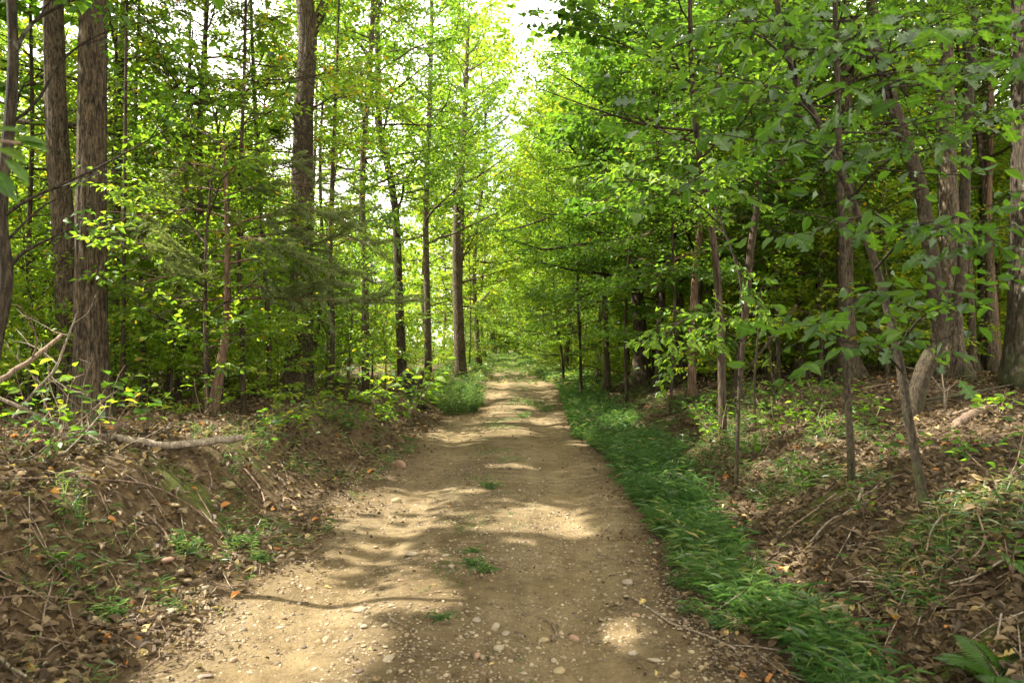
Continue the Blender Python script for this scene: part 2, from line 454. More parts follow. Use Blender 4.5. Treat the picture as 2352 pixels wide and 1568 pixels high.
def ground_mat():
    m, n, l, b, out = mat_new("forest_floor")
    tc = n.new("ShaderNodeTexCoord")
    V = tc.outputs["Object"]
    def noise(s, d=6, r=.6):
        x = n.new("ShaderNodeTexNoise"); x.inputs["Scale"].default_value = s; x.inputs["Detail"].default_value = d; x.inputs["Roughness"].default_value = r
        l.new(V, x.inputs["Vector"]); return x.outputs[0]
    big, mid, fine = noise(1.1), noise(11, 8, .7), noise(60, 5, .7)
    lit = ramp(n, [(.3, (0.0224, 0.0152, 0.0080)), (.48, (0.0600, 0.0400, 0.0200)), (.62, (0.1120, 0.0768, 0.0400)), (.78, (0.1840, 0.1320, 0.0720))]); l.new(fine, lit.inputs[0])
    soil = ramp(n, [(.3, (0.0484, 0.0308, 0.0141)), (.5, (0.0942, 0.0634, 0.0299)), (.7, (0.1672, 0.1197, 0.0598))]); l.new(mid, soil.inputs[0])
    c3 = ramp(n, [(.32, (.5, .46, .40)), (.5, (1, 1, 1)), (.72, (1.3, 1.28, 1.22))]); l.new(fine, c3.inputs[0])
    y = n.new("ShaderNodeMix"); y.data_type = 'RGBA'; y.blend_type = 'MULTIPLY'; y.inputs[0].default_value = .75
    l.new(soil.outputs[0], y.inputs[6]); l.new(c3.outputs[0], y.inputs[7])
    a1 = n.new("ShaderNodeAttribute"); a1.attribute_name = "soil"
    ad = n.new("ShaderNodeMath"); ad.operation = 'MULTIPLY_ADD'; ad.inputs[1].default_value = 1.1; 
    sb = n.new("ShaderNodeMath"); sb.operation = 'SUBTRACT'; sb.inputs[1].default_value = .5
    l.new(mid, sb.inputs[0]); l.new(sb.outputs[0], ad.inputs[0]); l.new(a1.outputs["Fac"], ad.inputs[2]); ad.use_clamp = True
    k = ramp(n, [(.35, (0, 0, 0)), (.6, (1, 1, 1))]); l.new(ad.outputs[0], k.inputs[0])
    x = n.new("ShaderNodeMix"); x.data_type = 'RGBA'
    l.new(k.outputs[0], x.inputs[0]); l.new(lit.outputs[0], x.inputs[6]); l.new(y.outputs[2], x.inputs[7])
    a2 = n.new("ShaderNodeAttribute"); a2.attribute_name = "moss"
    g = n.new("ShaderNodeMix"); g.data_type = 'RGBA'
    mr = ramp(n, [(.3, (.03, .042, .008)), (.7, (.11, .12, .022))]); l.new(fine, mr.inputs[0])
    l.new(a2.outputs["Fac"], g.inputs[0]); l.new(x.outputs[2], g.inputs[6]); l.new(mr.outputs[0], g.inputs[7])
    l.new(g.outputs[2], b.inputs["Base Color"])
    b.inputs["Roughness"].default_value = .95; b.inputs["Specular IOR Level"].default_value = .15
    ad2 = n.new("ShaderNodeMath"); ad2.operation = 'MULTIPLY_ADD'; ad2.inputs[1].default_value = .6
    l.new(fine, ad2.inputs[0]); l.new(mid, ad2.inputs[2])
    bp = n.new("ShaderNodeBump"); bp.inputs["Strength"].default_value = .9; bp.inputs["Distance"].default_value = .05
    l.new(ad2.outputs[0], bp.inputs["Height"]); l.new(bp.outputs[0], b.inputs["Normal"])
    return m

M["track"] = track_mat()
M["ground"] = ground_mat()

# ------------------------------------------------------------------ ground and track
def graded(lo_far, lo, hi, hi_far, step, grow):
    core = list(np.arange(lo, hi + 1e-6, step))
    up, s, x = [], step, hi
    while x < hi_far:
        s *= grow; x += s; up.append(x)
    dn, s, x = [], step, lo
    while x > lo_far:
        s *= grow; x -= s; dn.append(x)
    return np.array(dn[::-1] + core + up)

MOSS = [(380, 1075, .42, .30), (540, 1030, .28, .22), (1900, 1160, .38, .26), (2120, 1230, .30, .24), (2260, 1490, .2, .15), (2200, 1180, .3, .2), (2290, 870, .6, .5), (1840, 1120, .25, .2)]
MOSS = [(*hit(px, py)[:2], a, c) for px, py, a, c in MOSS]

def moss_at(x, y):
    z = np.zeros_like(x)
    for mx_, my_, ra, rb in MOSS:
        q = ((x - mx_) / ra) ** 2 + ((y - my_) / rb) ** 2
        z = np.maximum(z, 1 - sstep(.35, 1.25, q + 3.2 * fbm(x * 4, y * 4, 77, 4)))
    return z

def grid_obj(name, X, Y, Z, attrs, mat):
    ny, nx = X.shape
    g = Geo()
    i = np.arange(ny - 1)[:, None] * nx; j = np.arange(nx - 1)[None]
    q = np.stack([i + j, i + j + 1, i + nx + j + 1, i + nx + j], -1).reshape(-1, 4)
    g.add(np.stack([X, Y, Z], -1), q)
    o = g.build(name, mat)
    for k, v in attrs.items():
        at = o.data.attributes.new(k, 'FLOAT', 'POINT')
        at.data.foreach_set("value", v.astype(np.float32).reshape(-1))
    return o

gx = graded(-260, -5.5, 6.2, 260, .085, 1.06)
gy = graded(-60, 1.2, 11.0, 420, .085, 1.032)
X, Y = np.meshgrid(gx, gy)
sl, sr = sides(X, Y)
Z = height(X, Y)
inside = sstep(.02, .35, -np.maximum(sl, sr))
soil = (1 - sstep(.55, 1.5, np.abs(sl - .35))) * .75 + (1 - sstep(.2, .7, np.abs(sr - .2))) * .2 - .25 * sstep(.5, .9, sr) + fbm(X * 1.6, Y * 1.6, 61, 3) * .9 - sstep(10, 20, Y) * .2
soil = np.where((sl > -.3) | (sr > -.3), soil, 1.0)
g_o = grid_obj("ground", X, Y, Z - .05 * inside, {"soil": np.clip(soil, 0, 1), "moss": moss_at(X, Y)}, M["ground"])
tag(g_o, "brown forest floor rising in low banks on both sides of the track", kind="structure")

ty = graded(-30, 1.2, 14.0, 125, .06, 1.03)
u = np.linspace(0, 1, 64)
le, re = left_edge(ty)[:, None] - .3, right_edge(ty)[:, None] + .3
TX = le + (re - le) * u[None]
TY = np.broadcast_to(ty[:, None], TX.shape)
tsl, tsr = sides(TX, TY)
edge = np.maximum(tsl, tsr)
TZ = height(TX, TY) + .006 - .075 * sstep(-.12, .28, edge + .5 * fbm(TX * 4, TY * 4, 91, 3)) + .012 * fbm(TX * 9, TY * 9, 93, 2)
uc = np.abs(TX - (le + re) / 2)
gr = sstep(34, 62, TY) * (.45 + 1.2 * fbm(TX * 1.3, TY * .5, 95, 3)) + sstep(70, 85, TY) * .7
gr = gr + .5 * sstep(.5, .1, uc) * sstep(.06, .2, fbm(TX * 2, TY * 1.2, 97, 3)) * sstep(5, 9, TY)
uu_ = TX - (le + re) / 2
rutv = np.exp(-((uu_ - .72) / .34) ** 2) + .8 * np.exp(-((uu_ + .78) / .34) ** 2)
rutv = np.clip(.28 + .75 * rutv + 1.1 * fbm(TX * 1.5, TY * .7, 99, 4) - .35 * sstep(1.0, 1.5, np.abs(uu_)), 0, 1)
t_o = grid_obj("dirt_track", TX, TY, TZ, {"moss": np.clip(gr, 0, .9), "rut": rutv}, M["track"])
tag(t_o, "sandy dirt track running straight into the woods", kind="structure")

# ------------------------------------------------------------------ sun patches: where the canopy leaves a gap for the sun
PATCH = []
def patch(px, py, w, h, k=1.0):
    c = hit(px, py); e = hit(px + w / 2, py); f = hit(px, py + h / 2); g2 = hit(px, py - h / 2)
    rx = abs(e[0] - c[0]); ry = .5 * (abs(f[1] - c[1]) + abs(g2[1] - c[1]))
    PATCH.append((c[0], c[1], c[2], max(rx * k, .07), max(ry * k, .07)))
for a in [(640, 1490, 410, 150), (800, 1500, 120, 90), (680, 1368, 160, 45), (965, 1370, 120, 55), (430, 1390, 130, 110), (360, 1310, 110, 60),
          (1235, 1195, 120, 50), (1190, 1232, 70, 22), (1310, 1220, 60, 24), (815, 1160, 90, 30), (1165, 1075, 90, 18), (1060, 1016, 130, 12), (1350, 1016, 70, 12),
          (1135, 905, 60, 14), (1160, 930, 110, 14), (1145, 948, 90, 14), (1170, 880, 90, 10), (1150, 862, 80, 8), (1140, 850, 70, 5),
          (560, 1150, 90, 60), (640, 1100, 60, 40), (2210, 960, 330, 60), (1900, 1000, 240, 40), (2060, 1030, 160, 40), (1990, 1075, 120, 30),
          (1440, 985, 160, 50), (1690, 1170, 90, 70), (1790, 1290, 110, 60), (750, 985, 330, 30), (620, 1000, 160, 20), (930, 1000, 110, 40), (90, 1100, 130, 22),
          (1050, 905, 130, 70), (1420, 1455, 70, 30), (1850, 1420, 90, 40), (1650, 975, 90, 60), (560, 965, 150, 26), (1750, 1080, 90, 40),
          (300, 1180, 60, 20), (1720, 1430, 50, 30)]:
    patch(*a)
for px, py, d_, r_ in [(930, 770, 13.5, .85), (850, 800, 13.0, .6), (160, 950, 5.3, .2), (1520, 395, 6.9, .5), (1570, 735, 6.9, .2), (702, 130, 15, .7), (1060, 780, 30, .8), (1820, 960, 8.5, .5), (2070, 170, 4.2, .25), (1880, 560, 4.6, .22), (420, 560, 9.2, .35), (600, 600, 9.0, .3), (1600, 930, 9.5, .5), (1230, 250, 9.2, .6)]:
    p_ = wp(px, py, d_)
    PATCH.append((p_[0], p_[1], p_[2], r_, r_))
PATCH = np.array(PATCH)

def in_sun_gap(P, grow=1.0, margin=0.0):
    """leaves that would shade one of the sunlit patches of ground"""
    out = np.zeros(len(P), bool)
    mg = np.broadcast_to(np.asarray(margin, float), (len(P),))
    for cx, cy, cz, rx, ry in PATCH:
        t = (P[:, 2] - cz) / SUN_DIR[2]
        gx_ = P[:, 0] - SUN_DIR[0] * t; gy_ = P[:, 1] - SUN_DIR[1] * t
        near = (np.abs(gx_ - cx) < rx * 1.8 + .4) & (np.abs(gy_ - cy) < ry * 1.8 + .4) & (P[:, 2] > cz + .25)
        if not near.any(): continue
        gx_, gy_ = gx_[near], gy_[near]
        q = ((gx_ - cx) / (rx * grow + mg[near])) ** 2 + ((gy_ - cy) / (ry * grow + mg[near])) ** 2
        q = q + 1.0 * (vnoise(gx_ * 7, gy_ * 7, 55) - .5)
        out[near] |= q < 1
    return out

def crosses_gap(P, margin=.03):
    P = np.asarray(P)
    t = (P[:, 2:3] - PATCH[None, :, 2]) / SUN_DIR[2]
    qx = (P[:, 0:1] - SUN_DIR[0] * t - PATCH[None, :, 0]) / (PATCH[None, :, 3] + margin)
    qy = (P[:, 1:2] - SUN_DIR[1] * t - PATCH[None, :, 1]) / (PATCH[None, :, 4] + margin)
    return int(((qx * qx + qy * qy < 1) & (t > .4)).any(1).sum())

# ------------------------------------------------------------------ leaves
T_DIAMOND = (np.array([[0, 0, 0], [.5, -.5, .12], [1, 0, -.08], [.5, .5, .12]]), np.array([[0, 1, 2], [0, 2, 3]]))
T_OVAL = (np.array([[0, 0, 0], [.28, -.42, .08], [.65, -.40, .06], [1, 0, -.12], [.65, .40, .06], [.28, .42, .08]]), np.array([[0, 1, 2, 3], [0, 3, 4, 5]]))
T_LANCE = (np.array([[0, 0, 0], [.35, -.5, .05], [1, 0, -.22], [.35, .5, .05]]), np.array([[0, 1, 2], [0, 2, 3]]))
T_NEEDLE = (np.array([[0, -.5, 0], [0, .5, 0], [1, 0, -.05]]), np.array([[0, 1, 2]]))

def add_leaves(g, pos, d, nrm, ln, wd, tint, tmpl):
    if not len(pos): return
    tv, tf = tmpl
    d = norm(d); r = norm(np.cross(d, nrm)); n_ = np.cross(r, d)
    ln = np.broadcast_to(ln, (len(pos),)); wd = np.broadcast_to(wd, (len(pos),))
    V = pos[:, None] + d[:, None] * (tv[None, :, :1] * ln[:, None, None]) + r[:, None] * (tv[None, :, 1:2] * wd[:, None, None]) + n_[:, None] * (tv[None, :, 2:] * ln[:, None, None])
    F = tf[None] + (np.arange(len(pos)) * len(tv))[:, None, None]
    g.add(V.reshape(-1, 3), F.reshape(-1, tf.shape[1]), np.repeat(np.broadcast_to(tint, (len(pos),)), len(tf)))

def lobed_mesh(name, outline, mat, fold=.16, curl=-.25):
    """a leaf blade from the right-hand outline (along, across), folded on its midrib, with a short stalk"""
    me = bpy.data.meshes.new(name)
    k = len(outline)
    mid = [(x, 0, curl * x * x) for x, _ in outline]
    right = [(x, -w, curl * x * x + fold * w) for x, w in outline]
    left = [(x, w, curl * x * x + fold * w) for x, w in outline]
    V = mid + right + left + [(-.18, .012, -.02), (-.18, -.012, -.02)]
    F = []
    for i in range(k - 1):
        F.append((i, k + i, k + i + 1, i + 1)); F.append((i, i + 1, 2 * k + i + 1, 2 * k + i))
    F.append((0, 3 * k, 3 * k + 1))
    me.from_pydata(V, [], F); me.materials.append(mat); me.update()
    return me

OAK = [(0, .012), (.14, .07), (.22, .20), (.32, .21), (.36, .10), (.46, .13), (.52, .31), (.64, .33), (.66, .15), (.74, .17), (.80, .30), (.90, .27), (.93, .12), (1.0, .03)]
OVAL = [(0, .01), (.15, .17), (.35, .27), (.55, .27), (.75, .19), (.9, .08), (1.0, .005)]
MAPLE = [(0, .03), (.04, .18), (.02, .36), (.16, .30), (.26, .34), (.46, .46), (.46, .28), (.52, .18), (.66, .24), (.78, .18), (.84, .08), (1.0, .005)]
LEAFMESH = {
    "oak": [lobed_mesh("oak_leaf", OAK, M["leaf_oak"], f, c) for f, c in ((.12, -.15), (.3, -.32), (.05, .1))],
    "oval": [lobed_mesh("oval_leaf", OVAL, M["leaf_near_yellow"], f, c) for f, c in ((.2, -.25), (.4, -.4))],
    "gold": [lobed_mesh("autumn_leaf", OVAL, M["leaf_near_gold"], f, c) for f, c in ((.2, -.25), (.4, -.4))],
    "green": [lobed_mesh("broad_leaf", OVAL, M["leaf_near"], f, c) for f, c in ((.2, -.25), (.4, -.4))],
    "maple": [lobed_mesh("maple_leaf", MAPLE, M["leaf_near"], f, c) for f, c in ((.12, -.2), (.25, -.3))],
    "dead": [lobed_mesh("dead_oak_leaf", OAK, M["dead_obj"], f, c) for f, c in ((.5, -.5), (.7, .5), (.2, .35))] + [lobed_mesh("dead_oval_leaf", OVAL, M["dead_obj"], f, c) for f, c in ((.6, -.6), (.3, .4))],
}
LEAFRATIO = {"oak": 1.0, "oval": 1.0, "gold": 1.0, "green": 1.0, "maple": 1.0}

def leaf_object(me, pos, d, nrm, ln, parent=None, origin=None, name="leaf"):
    d = d / np.linalg.norm(d); r = np.cross(d, nrm); r = r / max(np.linalg.norm(r), 1e-6); n_ = np.cross(r, d)
    o = bpy.data.objects.new(name, me)
    p = pos - origin if origin is not None else pos
    o.matrix_basis = Matrix(((d[0] * ln, -r[0] * ln, n_[0] * ln, p[0]), (d[1] * ln, -r[1] * ln, n_[1] * ln, p[1]), (d[2] * ln, -r[2] * ln, n_[2] * ln, p[2]), (0, 0, 0, 1)))
    COL.objects.link(o)
    if parent is not None: o.parent = parent
    return o

# ------------------------------------------------------------------ trees
def bark_rough(amp, freq, zf, seed, flare=0.0, r0=.2):
    ph = seed * .37
    def f(i, a, pts):
        z = pts[:, 2][:, None]
        def nz_(k, q, sd): return vnoise(np.cos(a) * k + 31 + z * .12, np.sin(a) * k + 17 + z * q, sd)
        n1 = np.abs(2 * nz_(freq, zf, seed) - 1)
        n2 = np.abs(2 * nz_(freq * 1.9, zf * 2.3, seed + 1) - 1)
        low = nz_(1.2, .5, seed + 3) - .5
        out = 1 + amp * (1.3 * n1 + .7 * n2 - 1.0) + .10 * low
        if flare:
            lob = .45 + .55 * np.clip(np.cos(a * 3 + ph) + .6 * np.cos(a * 5 + ph * 2), -1, 1)
            out = out + flare * np.exp(-np.maximum(z - pts[0, 2], 0) / (r0 * 2.4)) * lob
        return out
    return f

def grow(p0, d, L, nseg, up=.25, wob=.12):
    pts = [np.asarray(p0, float)]
    d = np.asarray(d, float) / np.linalg.norm(d)
    for i in range(nseg):
        d = d + np.array([0, 0, up / nseg]) + rng.normal(0, wob, 3)
        d = d / np.linalg.norm(d)
        pts.append(pts[-1] + d * L / nseg)
    return np.array(pts)

def at_frac(pts, f):
    k = (len(pts) - 1) * f
    i = min(int(k), len(pts) - 2)
    t = k - i
    return pts[i] * (1 - t) + pts[i + 1] * t, norm(pts[i + 1] - pts[i])

class Leafage:
    def __init__(self): self.p = []; self.d = []; self.n = []; self.l = []
    def add(self, p, d, n, l): self.p.append(p); self.d.append(d); self.n.append(n); self.l.append(l)
    def get(self):
        if not self.p: return [np.zeros((0, 3))] * 3 + [np.zeros(0)]
        return [np.concatenate(x) for x in (self.p, self.d, self.n, self.l)]

def twigs(g, LF, pts, r, spec, twig_geo=True):
    """leafy twigs along one sub-branch"""
    m = spec.get("twigs", 6); Mx = spec.get("M", 6); tl = spec.get("tl", .32); ls = spec.get("leaf", .09)
    fr = np.linspace(spec.get("bare", .25), 1, m)
    k = (len(pts) - 1) * fr
    i = np.minimum(k.astype(int), len(pts) - 2)
    base = pts[i] + (pts[i + 1] - pts[i]) * (k - i)[:, None]
    tan = norm(pts[i + 1] - pts[i])
    side = norm(np.cross(tan, np.array([0, 0, 1.])) + 1e-6)
    sg = np.where(np.arange(m) % 2 == 0, 1, -1)[:, None] * rng.uniform(.4, 1.1, (m, 1))
    td = norm(tan * .8 + side * sg + rng.normal(0, .22, (m, 3)) + np.array([0, 0, spec.get("droop", -.1)]))
    td[-1] = tan[-1]
    L = tl * rng.uniform(.6, 1.25, m)
    if twig_geo:
        for q in range(m):
            g.tube([base[q], base[q] + td[q] * L[q]], [r * .5, r * .25], 3, False)
    uu = np.linspace(.15, 1, Mx)
    P = base[:, None] + td[:, None] * (L[:, None] * uu[None])[..., None]
    s2 = norm(np.cross(td, np.array([0, 0, 1.])) + 1e-6)
    sgn = np.where(np.arange(Mx) % 2 == 0, 1., -1.)
    D = td[:, None] * .6 + s2[:, None] * sgn[None, :, None] + rng.normal(0, .3, (m, Mx, 3)) + np.array([0, 0, spec.get("leaf_droop", -.35)])
    D[:, -1] = td + rng.normal(0, .2, (m, 3))
    N = np.array([0, 0, 1.]) + rng.normal(0, spec.get("flutter", .45), (m, Mx, 3))
    LF.add(P.reshape(-1, 3), D.reshape(-1, 3), N.reshape(-1, 3), (ls * rng.uniform(.6, 1.25, (m, Mx))).reshape(-1))

def limb_build(p0, d, L, r, spec, LF, nseg=7, sides=5, twig_geo=True, pts=None, cull=True):
    """one limb with its sub-branches and twigs, as a Geo; leaves go to LF"""
    g = Geo()
    if pts is None:
        best = None
        for tr_ in range(5):
            pts = grow(p0, d if tr_ == 0 else np.asarray(d) + rng.normal(0, .35, 3), L, nseg, spec.get("up", .3), spec.get("wob", .12))
            hits = crosses_gap(smooth_path(pts, 16)) if cull else 0
            if best is None or hits < best[0]: best = (hits, pts)
            if hits == 0: break
        pts = best[1] if best[0] < 2 else smooth_path(best[1][:3], len(best[1]))
        L = L if best[0] < 2 else L * .3
    else:
        L = np.linalg.norm(np.diff(pts, axis=0), axis=1).sum()
    g.tube(pts, np.linspace(r, r * .25, len(pts)), sides, False)
    ns = spec.get("subs", 6)
    for q, f in enumerate(np.linspace(spec.get("s0", .25), .97, ns)):
        b, t = at_frac(pts, f)
        side = norm(np.cross(t, np.array([0, 0, 1.])) + 1e-6) * (1 if q % 2 else -1)
        dd = t * rng.uniform(.5, .9) + side * rng.uniform(.5, 1.0) + np.array([0, 0, rng.normal(.08, .25)])
        sL = max(spec.get("subL", .45) * L * (1.15 - .75 * f) * rng.uniform(.7, 1.2), .25)
        sp = grow(b, dd, sL, 4, spec.get("up", .3) * .4, .14)
        if cull and crosses_gap(sp):
            sp = grow(b, t * .8 - side * .6 + np.array([0, 0, .1]), sL * .8, 4, spec.get("up", .3) * .4, .14)
            if crosses_gap(sp): continue
        rs = r * (1 - .75 * f) * .5 + .002
        g.tube(sp, np.linspace(rs, rs * .35, 5), 4, False)
        twigs(g, LF, sp, rs * .6 + .0012, spec, twig_geo)
    twigs(g, LF, pts[-3:], r * .2 + .0015, spec, twig_geo)
    return g

LEAF_COUNT = [0]
def make_tree(name, label, cat, trunk, r0, r1, bark, spec=None, n_limbs=0, zr=(0.4, 1.0), L=(2, 2), elev=(15, 40), azim=None,
              extra=(), group=None, sides=10, rings=24, ridge=0, tint=(.45, .12), template=T_DIAMOND, width=.55, leaf_kind=None, leaf_objs=0,
              flare=1.0, cull=True, density=1.0, leafmat="leaf", twig_geo=True, autumn=.0, clip=None, forks=(), kids=True):
    trunk = np.asarray(trunk, float)
    base = trunk[0].copy()
    root = empty(name, base, label, cat, group)
    pts = smooth_path(trunk, rings)
    f = np.linspace(0, 1, rings)
    rad = r0 + (r1 - r0) * f
    seglen = np.concatenate([[0], np.cumsum(np.linalg.norm(np.diff(pts, axis=0), axis=1))])
    if flare > 1:
        rad = rad * (1 + .5 * (flare - 1) * np.exp(-seglen / (r0 * 2.2)))
    g = Geo()
    g.tube(pts, rad, sides, True, rough=bark_rough(ridge, max(2.0, sides * .085), 1.1, int(abs(base[0] * 977 + base[1] * 131)) % 1000, flare - 1, r0) if (ridge or flare > 1) else None)
    for fk in forks:                      # a second stem that leaves the trunk
        fp = smooth_path(fk[0], 14)
        g.tube(fp, np.linspace(fk[1], fk[2], 14), max(6, sides - 2), True)
    g.build("trunk", M[bark], root, origin=base)
    LF = Leafage()
    spec = spec or {}
    for e in extra:
        pts_e = smooth_path(e["pts"], e.get("n", 9))
        gg = limb_build(None, None, 0, e["r"], dict(spec, **e.get("spec", {})), LF, pts=pts_e, sides=6, twig_geo=twig_geo) if e.get("leafy", True) else None
        if gg is None:
            gg = Geo(); gg.tube(pts_e, np.linspace(e["r"], e["r"] * .3, len(pts_e)), 6, False)
        gg.build("branch", M[e.get("bark", bark)], root, origin=base)
    ga = rng.uniform(0, 6.28)
    for i in range(n_limbs):
        t = zr[0] + (zr[1] - zr[0]) * (i + rng.uniform(0, .8)) / max(n_limbs, 1)
        t = min(t, .99)
        p, tan = at_frac(pts, t)
        k = (t - zr[0]) / max(zr[1] - zr[0], 1e-6)
        az = ga + i * 2.4 + rng.normal(0, .3)
        if azim is not None:
            az = R(rng.uniform(*azim))
        el = R(elev[0] + (elev[1] - elev[0]) * k + rng.normal(0, 8))
        d = np.array([math.cos(az) * math.cos(el), math.sin(az) * math.cos(el), math.sin(el)])
        ll = (L[0] + (L[1] - L[0]) * k) * rng.uniform(.75, 1.2)
        rr = np.interp(t, f, rad) * .42
        gg = limb_build(p, d, ll, min(rr, .012 * ll + .012), spec, LF, twig_geo=twig_geo)
        gg.build("branch", M[bark], root, origin=base)
    P, D, N, Ls = LF.get()
    keep = rng.random(len(P)) < density
    if cull: keep &= ~in_sun_gap(P + norm(D) * (Ls * .5)[:, None], 1.1, .02 + .45 * Ls)
    # the fork topped oak stands clear above its neighbours
    pd = np.maximum(P[:, 1], .2)
    sx = 1176 + 1699 * P[:, 0] / pd; sy = 800 - 1699 * (P[:, 2] - CAM_Z) / pd
    keep &= ~((np.abs(sx - np.interp(sy, [0, 300, 900], [702, 697, 690])) < 36 + 34 * (vnoise(P[:, 2] * 3, P[:, 0] * 3, 88) - .5)) & ((sy < 430) | (sy > 640)) & (sy > -60) & (sy < 860) & (P[:, 1] < 14.8) & (P[:, 1] > 6))
    if clip is not None: keep &= clip(P)
    P, D, N, Ls = P[keep], D[keep], N[keep], Ls[keep]
    if leaf_kind and leaf_objs and len(P):
        dep = np.maximum(P[:, 1], .3)
        inside = (np.abs(P[:, 0] / dep) < .72) & (np.abs((P[:, 2] - CAM_Z) / dep) < .5)
        order = np.argsort(dep + 1000 * ~inside)
        pick = order[:leaf_objs]
        for q in pick:
            leaf_object(LEAFMESH[leaf_kind][int(rng.integers(len(LEAFMESH[leaf_kind])))], P[q], D[q], N[q], Ls[q], root, base)
        mk = np.ones(len(P), bool); mk[pick] = False
        P, D, N, Ls = P[mk], D[mk], N[mk], Ls[mk]
    if len(P):
        tn = tint[0] + tint[1] * rng.normal(0, 1, len(P)) + .35 * fbm(P[:, 0] * .9, P[:, 1] * .9 + P[:, 2] * 1.1, 13, 2)
        if autumn:
            hot = vnoise(P[:, 0] * 2 + P[:, 2] * 2, P[:, 1] * 2, 71)
            tn = np.where(rng.random(len(P)) < autumn * 4 * np.clip(hot - .45, 0, 1), rng.uniform(.86, 1.0, len(P)), np.minimum(tn, .86))
        else:
            tn = np.minimum(tn, .86)
        c = Geo()
        add_leaves(c, P, D, N, Ls, Ls * width, np.clip(tn, .02, 1), template)
        o = c.build("crown", M[leafmat], root, smooth=False, origin=base)
        o["kind"] = "stuff"
        LEAF_COUNT[0] += len(P)
    return root

def trunk_px(pl, d, top=None, lean_d=0.0):
    """trunk centre line through picture points at depth d, rooted in the ground; top: total height to continue to"""
    P = [wp(px, py, d + lean_d * i) for i, (px, py) in enumerate(pl)]
    P[0][2] = h1(P[0][0], P[0][1]) - .08
    P = np.array(P)
    if top is not None:
        d_ = norm(P[-1] - P[-2]); d_ = norm(d_ + np.array([0, 0, .8]))
        need = (P[0][2] + top - P[-1][2])
        if need > 0:
            P = np.vstack([P, P[-1] + d_ / d_[2] * need * .5, P[-1] + d_ / d_[2] * need])
    return P

BIG = dict(subs=6, twigs=7, M=7, leaf=.20, tl=.55, up=.35, subL=.42)
UND = dict(subs=7, twigs=6, M=6, leaf=.095, tl=.34, up=.15, subL=.45, leaf_droop=-.25)
FINE = dict(subs=7, twigs=7, M=7, leaf=.075, tl=.34, up=.15, subL=.45)

# ---- left side of the track
make_tree("oak_tree", "thick oak trunk with furrowed grey brown bark in front of the left pair", "tree",
          trunk_px([(222, 1000), (212, 850), (209, 640), (210, 400), (212, 120), (214, -80)], 8.5, 16), .172, .10, "bark_oak", BIG, 26, (.44, .98), (3.6, 2.2), (5, 55),
          ridge=.12, sides=84, rings=170, flare=1.6, tint=(.5, .1), twig_geo=False, density=.35)
make_tree("oak_tree", "second furrowed grey trunk of the left pair, half hidden behind the thicker one", "tree",
          trunk_px([(170, 960), (158, 800), (150, 600), (133, 350), (125, 100), (122, -80)], 9.6, 15), .145, .08, "bark_grey", BIG, 22, (.46, .98), (3.2, 2.0), (5, 55),
          ridge=.11, sides=64, rings=140, flare=1.5, tint=(.5, .1), twig_geo=False, density=.35)
p = trunk_px([(688, 915), (690, 780), (693, 600), (694, 420), (699, 230), (706, 110), (702, 20), (696, -60)], 15, 17)
make_tree("oak_tree", "tall pale oak trunk behind the cedar with a fork high up", "tree", p, .25, .10, "bark_grey", BIG, 22, (.58, .98), (4.0, 2.4), (0, 55),
          ridge=.07, sides=52, rings=120, flare=1.7, tint=(.5, .1), twig_geo=False, density=.35,
          forks=[([wp(708, 95, 15), wp(728, 50, 15), wp(752, -10, 15), wp(775, -90, 15)], .12, .07)],
          extra=[dict(pts=[wp(706, 250, 15), wp(735, 240, 14.7), wp(770, 215, 14.4), wp(830, 190, 14)], r=.03), dict(pts=[wp(700, 290, 15), wp(660, 268, 14.8), wp(600, 262, 14.4)], r=.025)])
make_tree("pine_tree", "straight brown trunk standing beside the left edge where the track narrows", "tree",
          trunk_px([(1058, 845), (1054, 760), (1050, 640), (1049, 520), (1056, 420), (1064, 320)], 30, 15), .24, .06, "bark_oak", dict(BIG, leaf=.17, subs=5, M=6, twigs=5), 20, (.45, .98), (3.2, 1.4), (0, 40),
          sides=16, rings=40, flare=1.25, tint=(.55, .12), twig_geo=False, density=.6)
make_tree("hardwood_tree", "dark slender trunk leaning slightly left of the brown pine trunk", "tree",
          trunk_px([(925, 800), (915, 640), (908, 480), (890, 380), (872, 300), (868, 150)], 20, 14), .13, .05, "bark_dark", dict(BIG, leaf=.13), 24, (.30, .98), (3.0, 2.0), (5, 50), sides=12, tint=(.42, .12), twig_geo=False)
make_tree("hardwood_tree", "bright green tree between the fork topped oak and the brown pine trunk", "tree",
          trunk_px([(840, 800), (838, 640), (832, 500), (835, 330), (850, 150)], 17, 13), .09, .04, "bark_grey", dict(UND, leaf=.12, tl=.42), 30, (.25, .98), (2.6, 1.8), (0, 45), sides=10, tint=(.52, .12), twig_geo=False)
make_tree("hardwood_tree", "tall feathery green tree rising beside the gap of white sky on its left", "tree",
          trunk_px([(985, 820), (980, 640), (978, 480), (985, 300), (990, 120)], 26, 18), .13, .05, "bark_grey", dict(BIG, leaf=.16, M=7), 30, (.25, .98), (3.4, 2.2), (0, 50), sides=10, tint=(.50, .12), twig_geo=False)
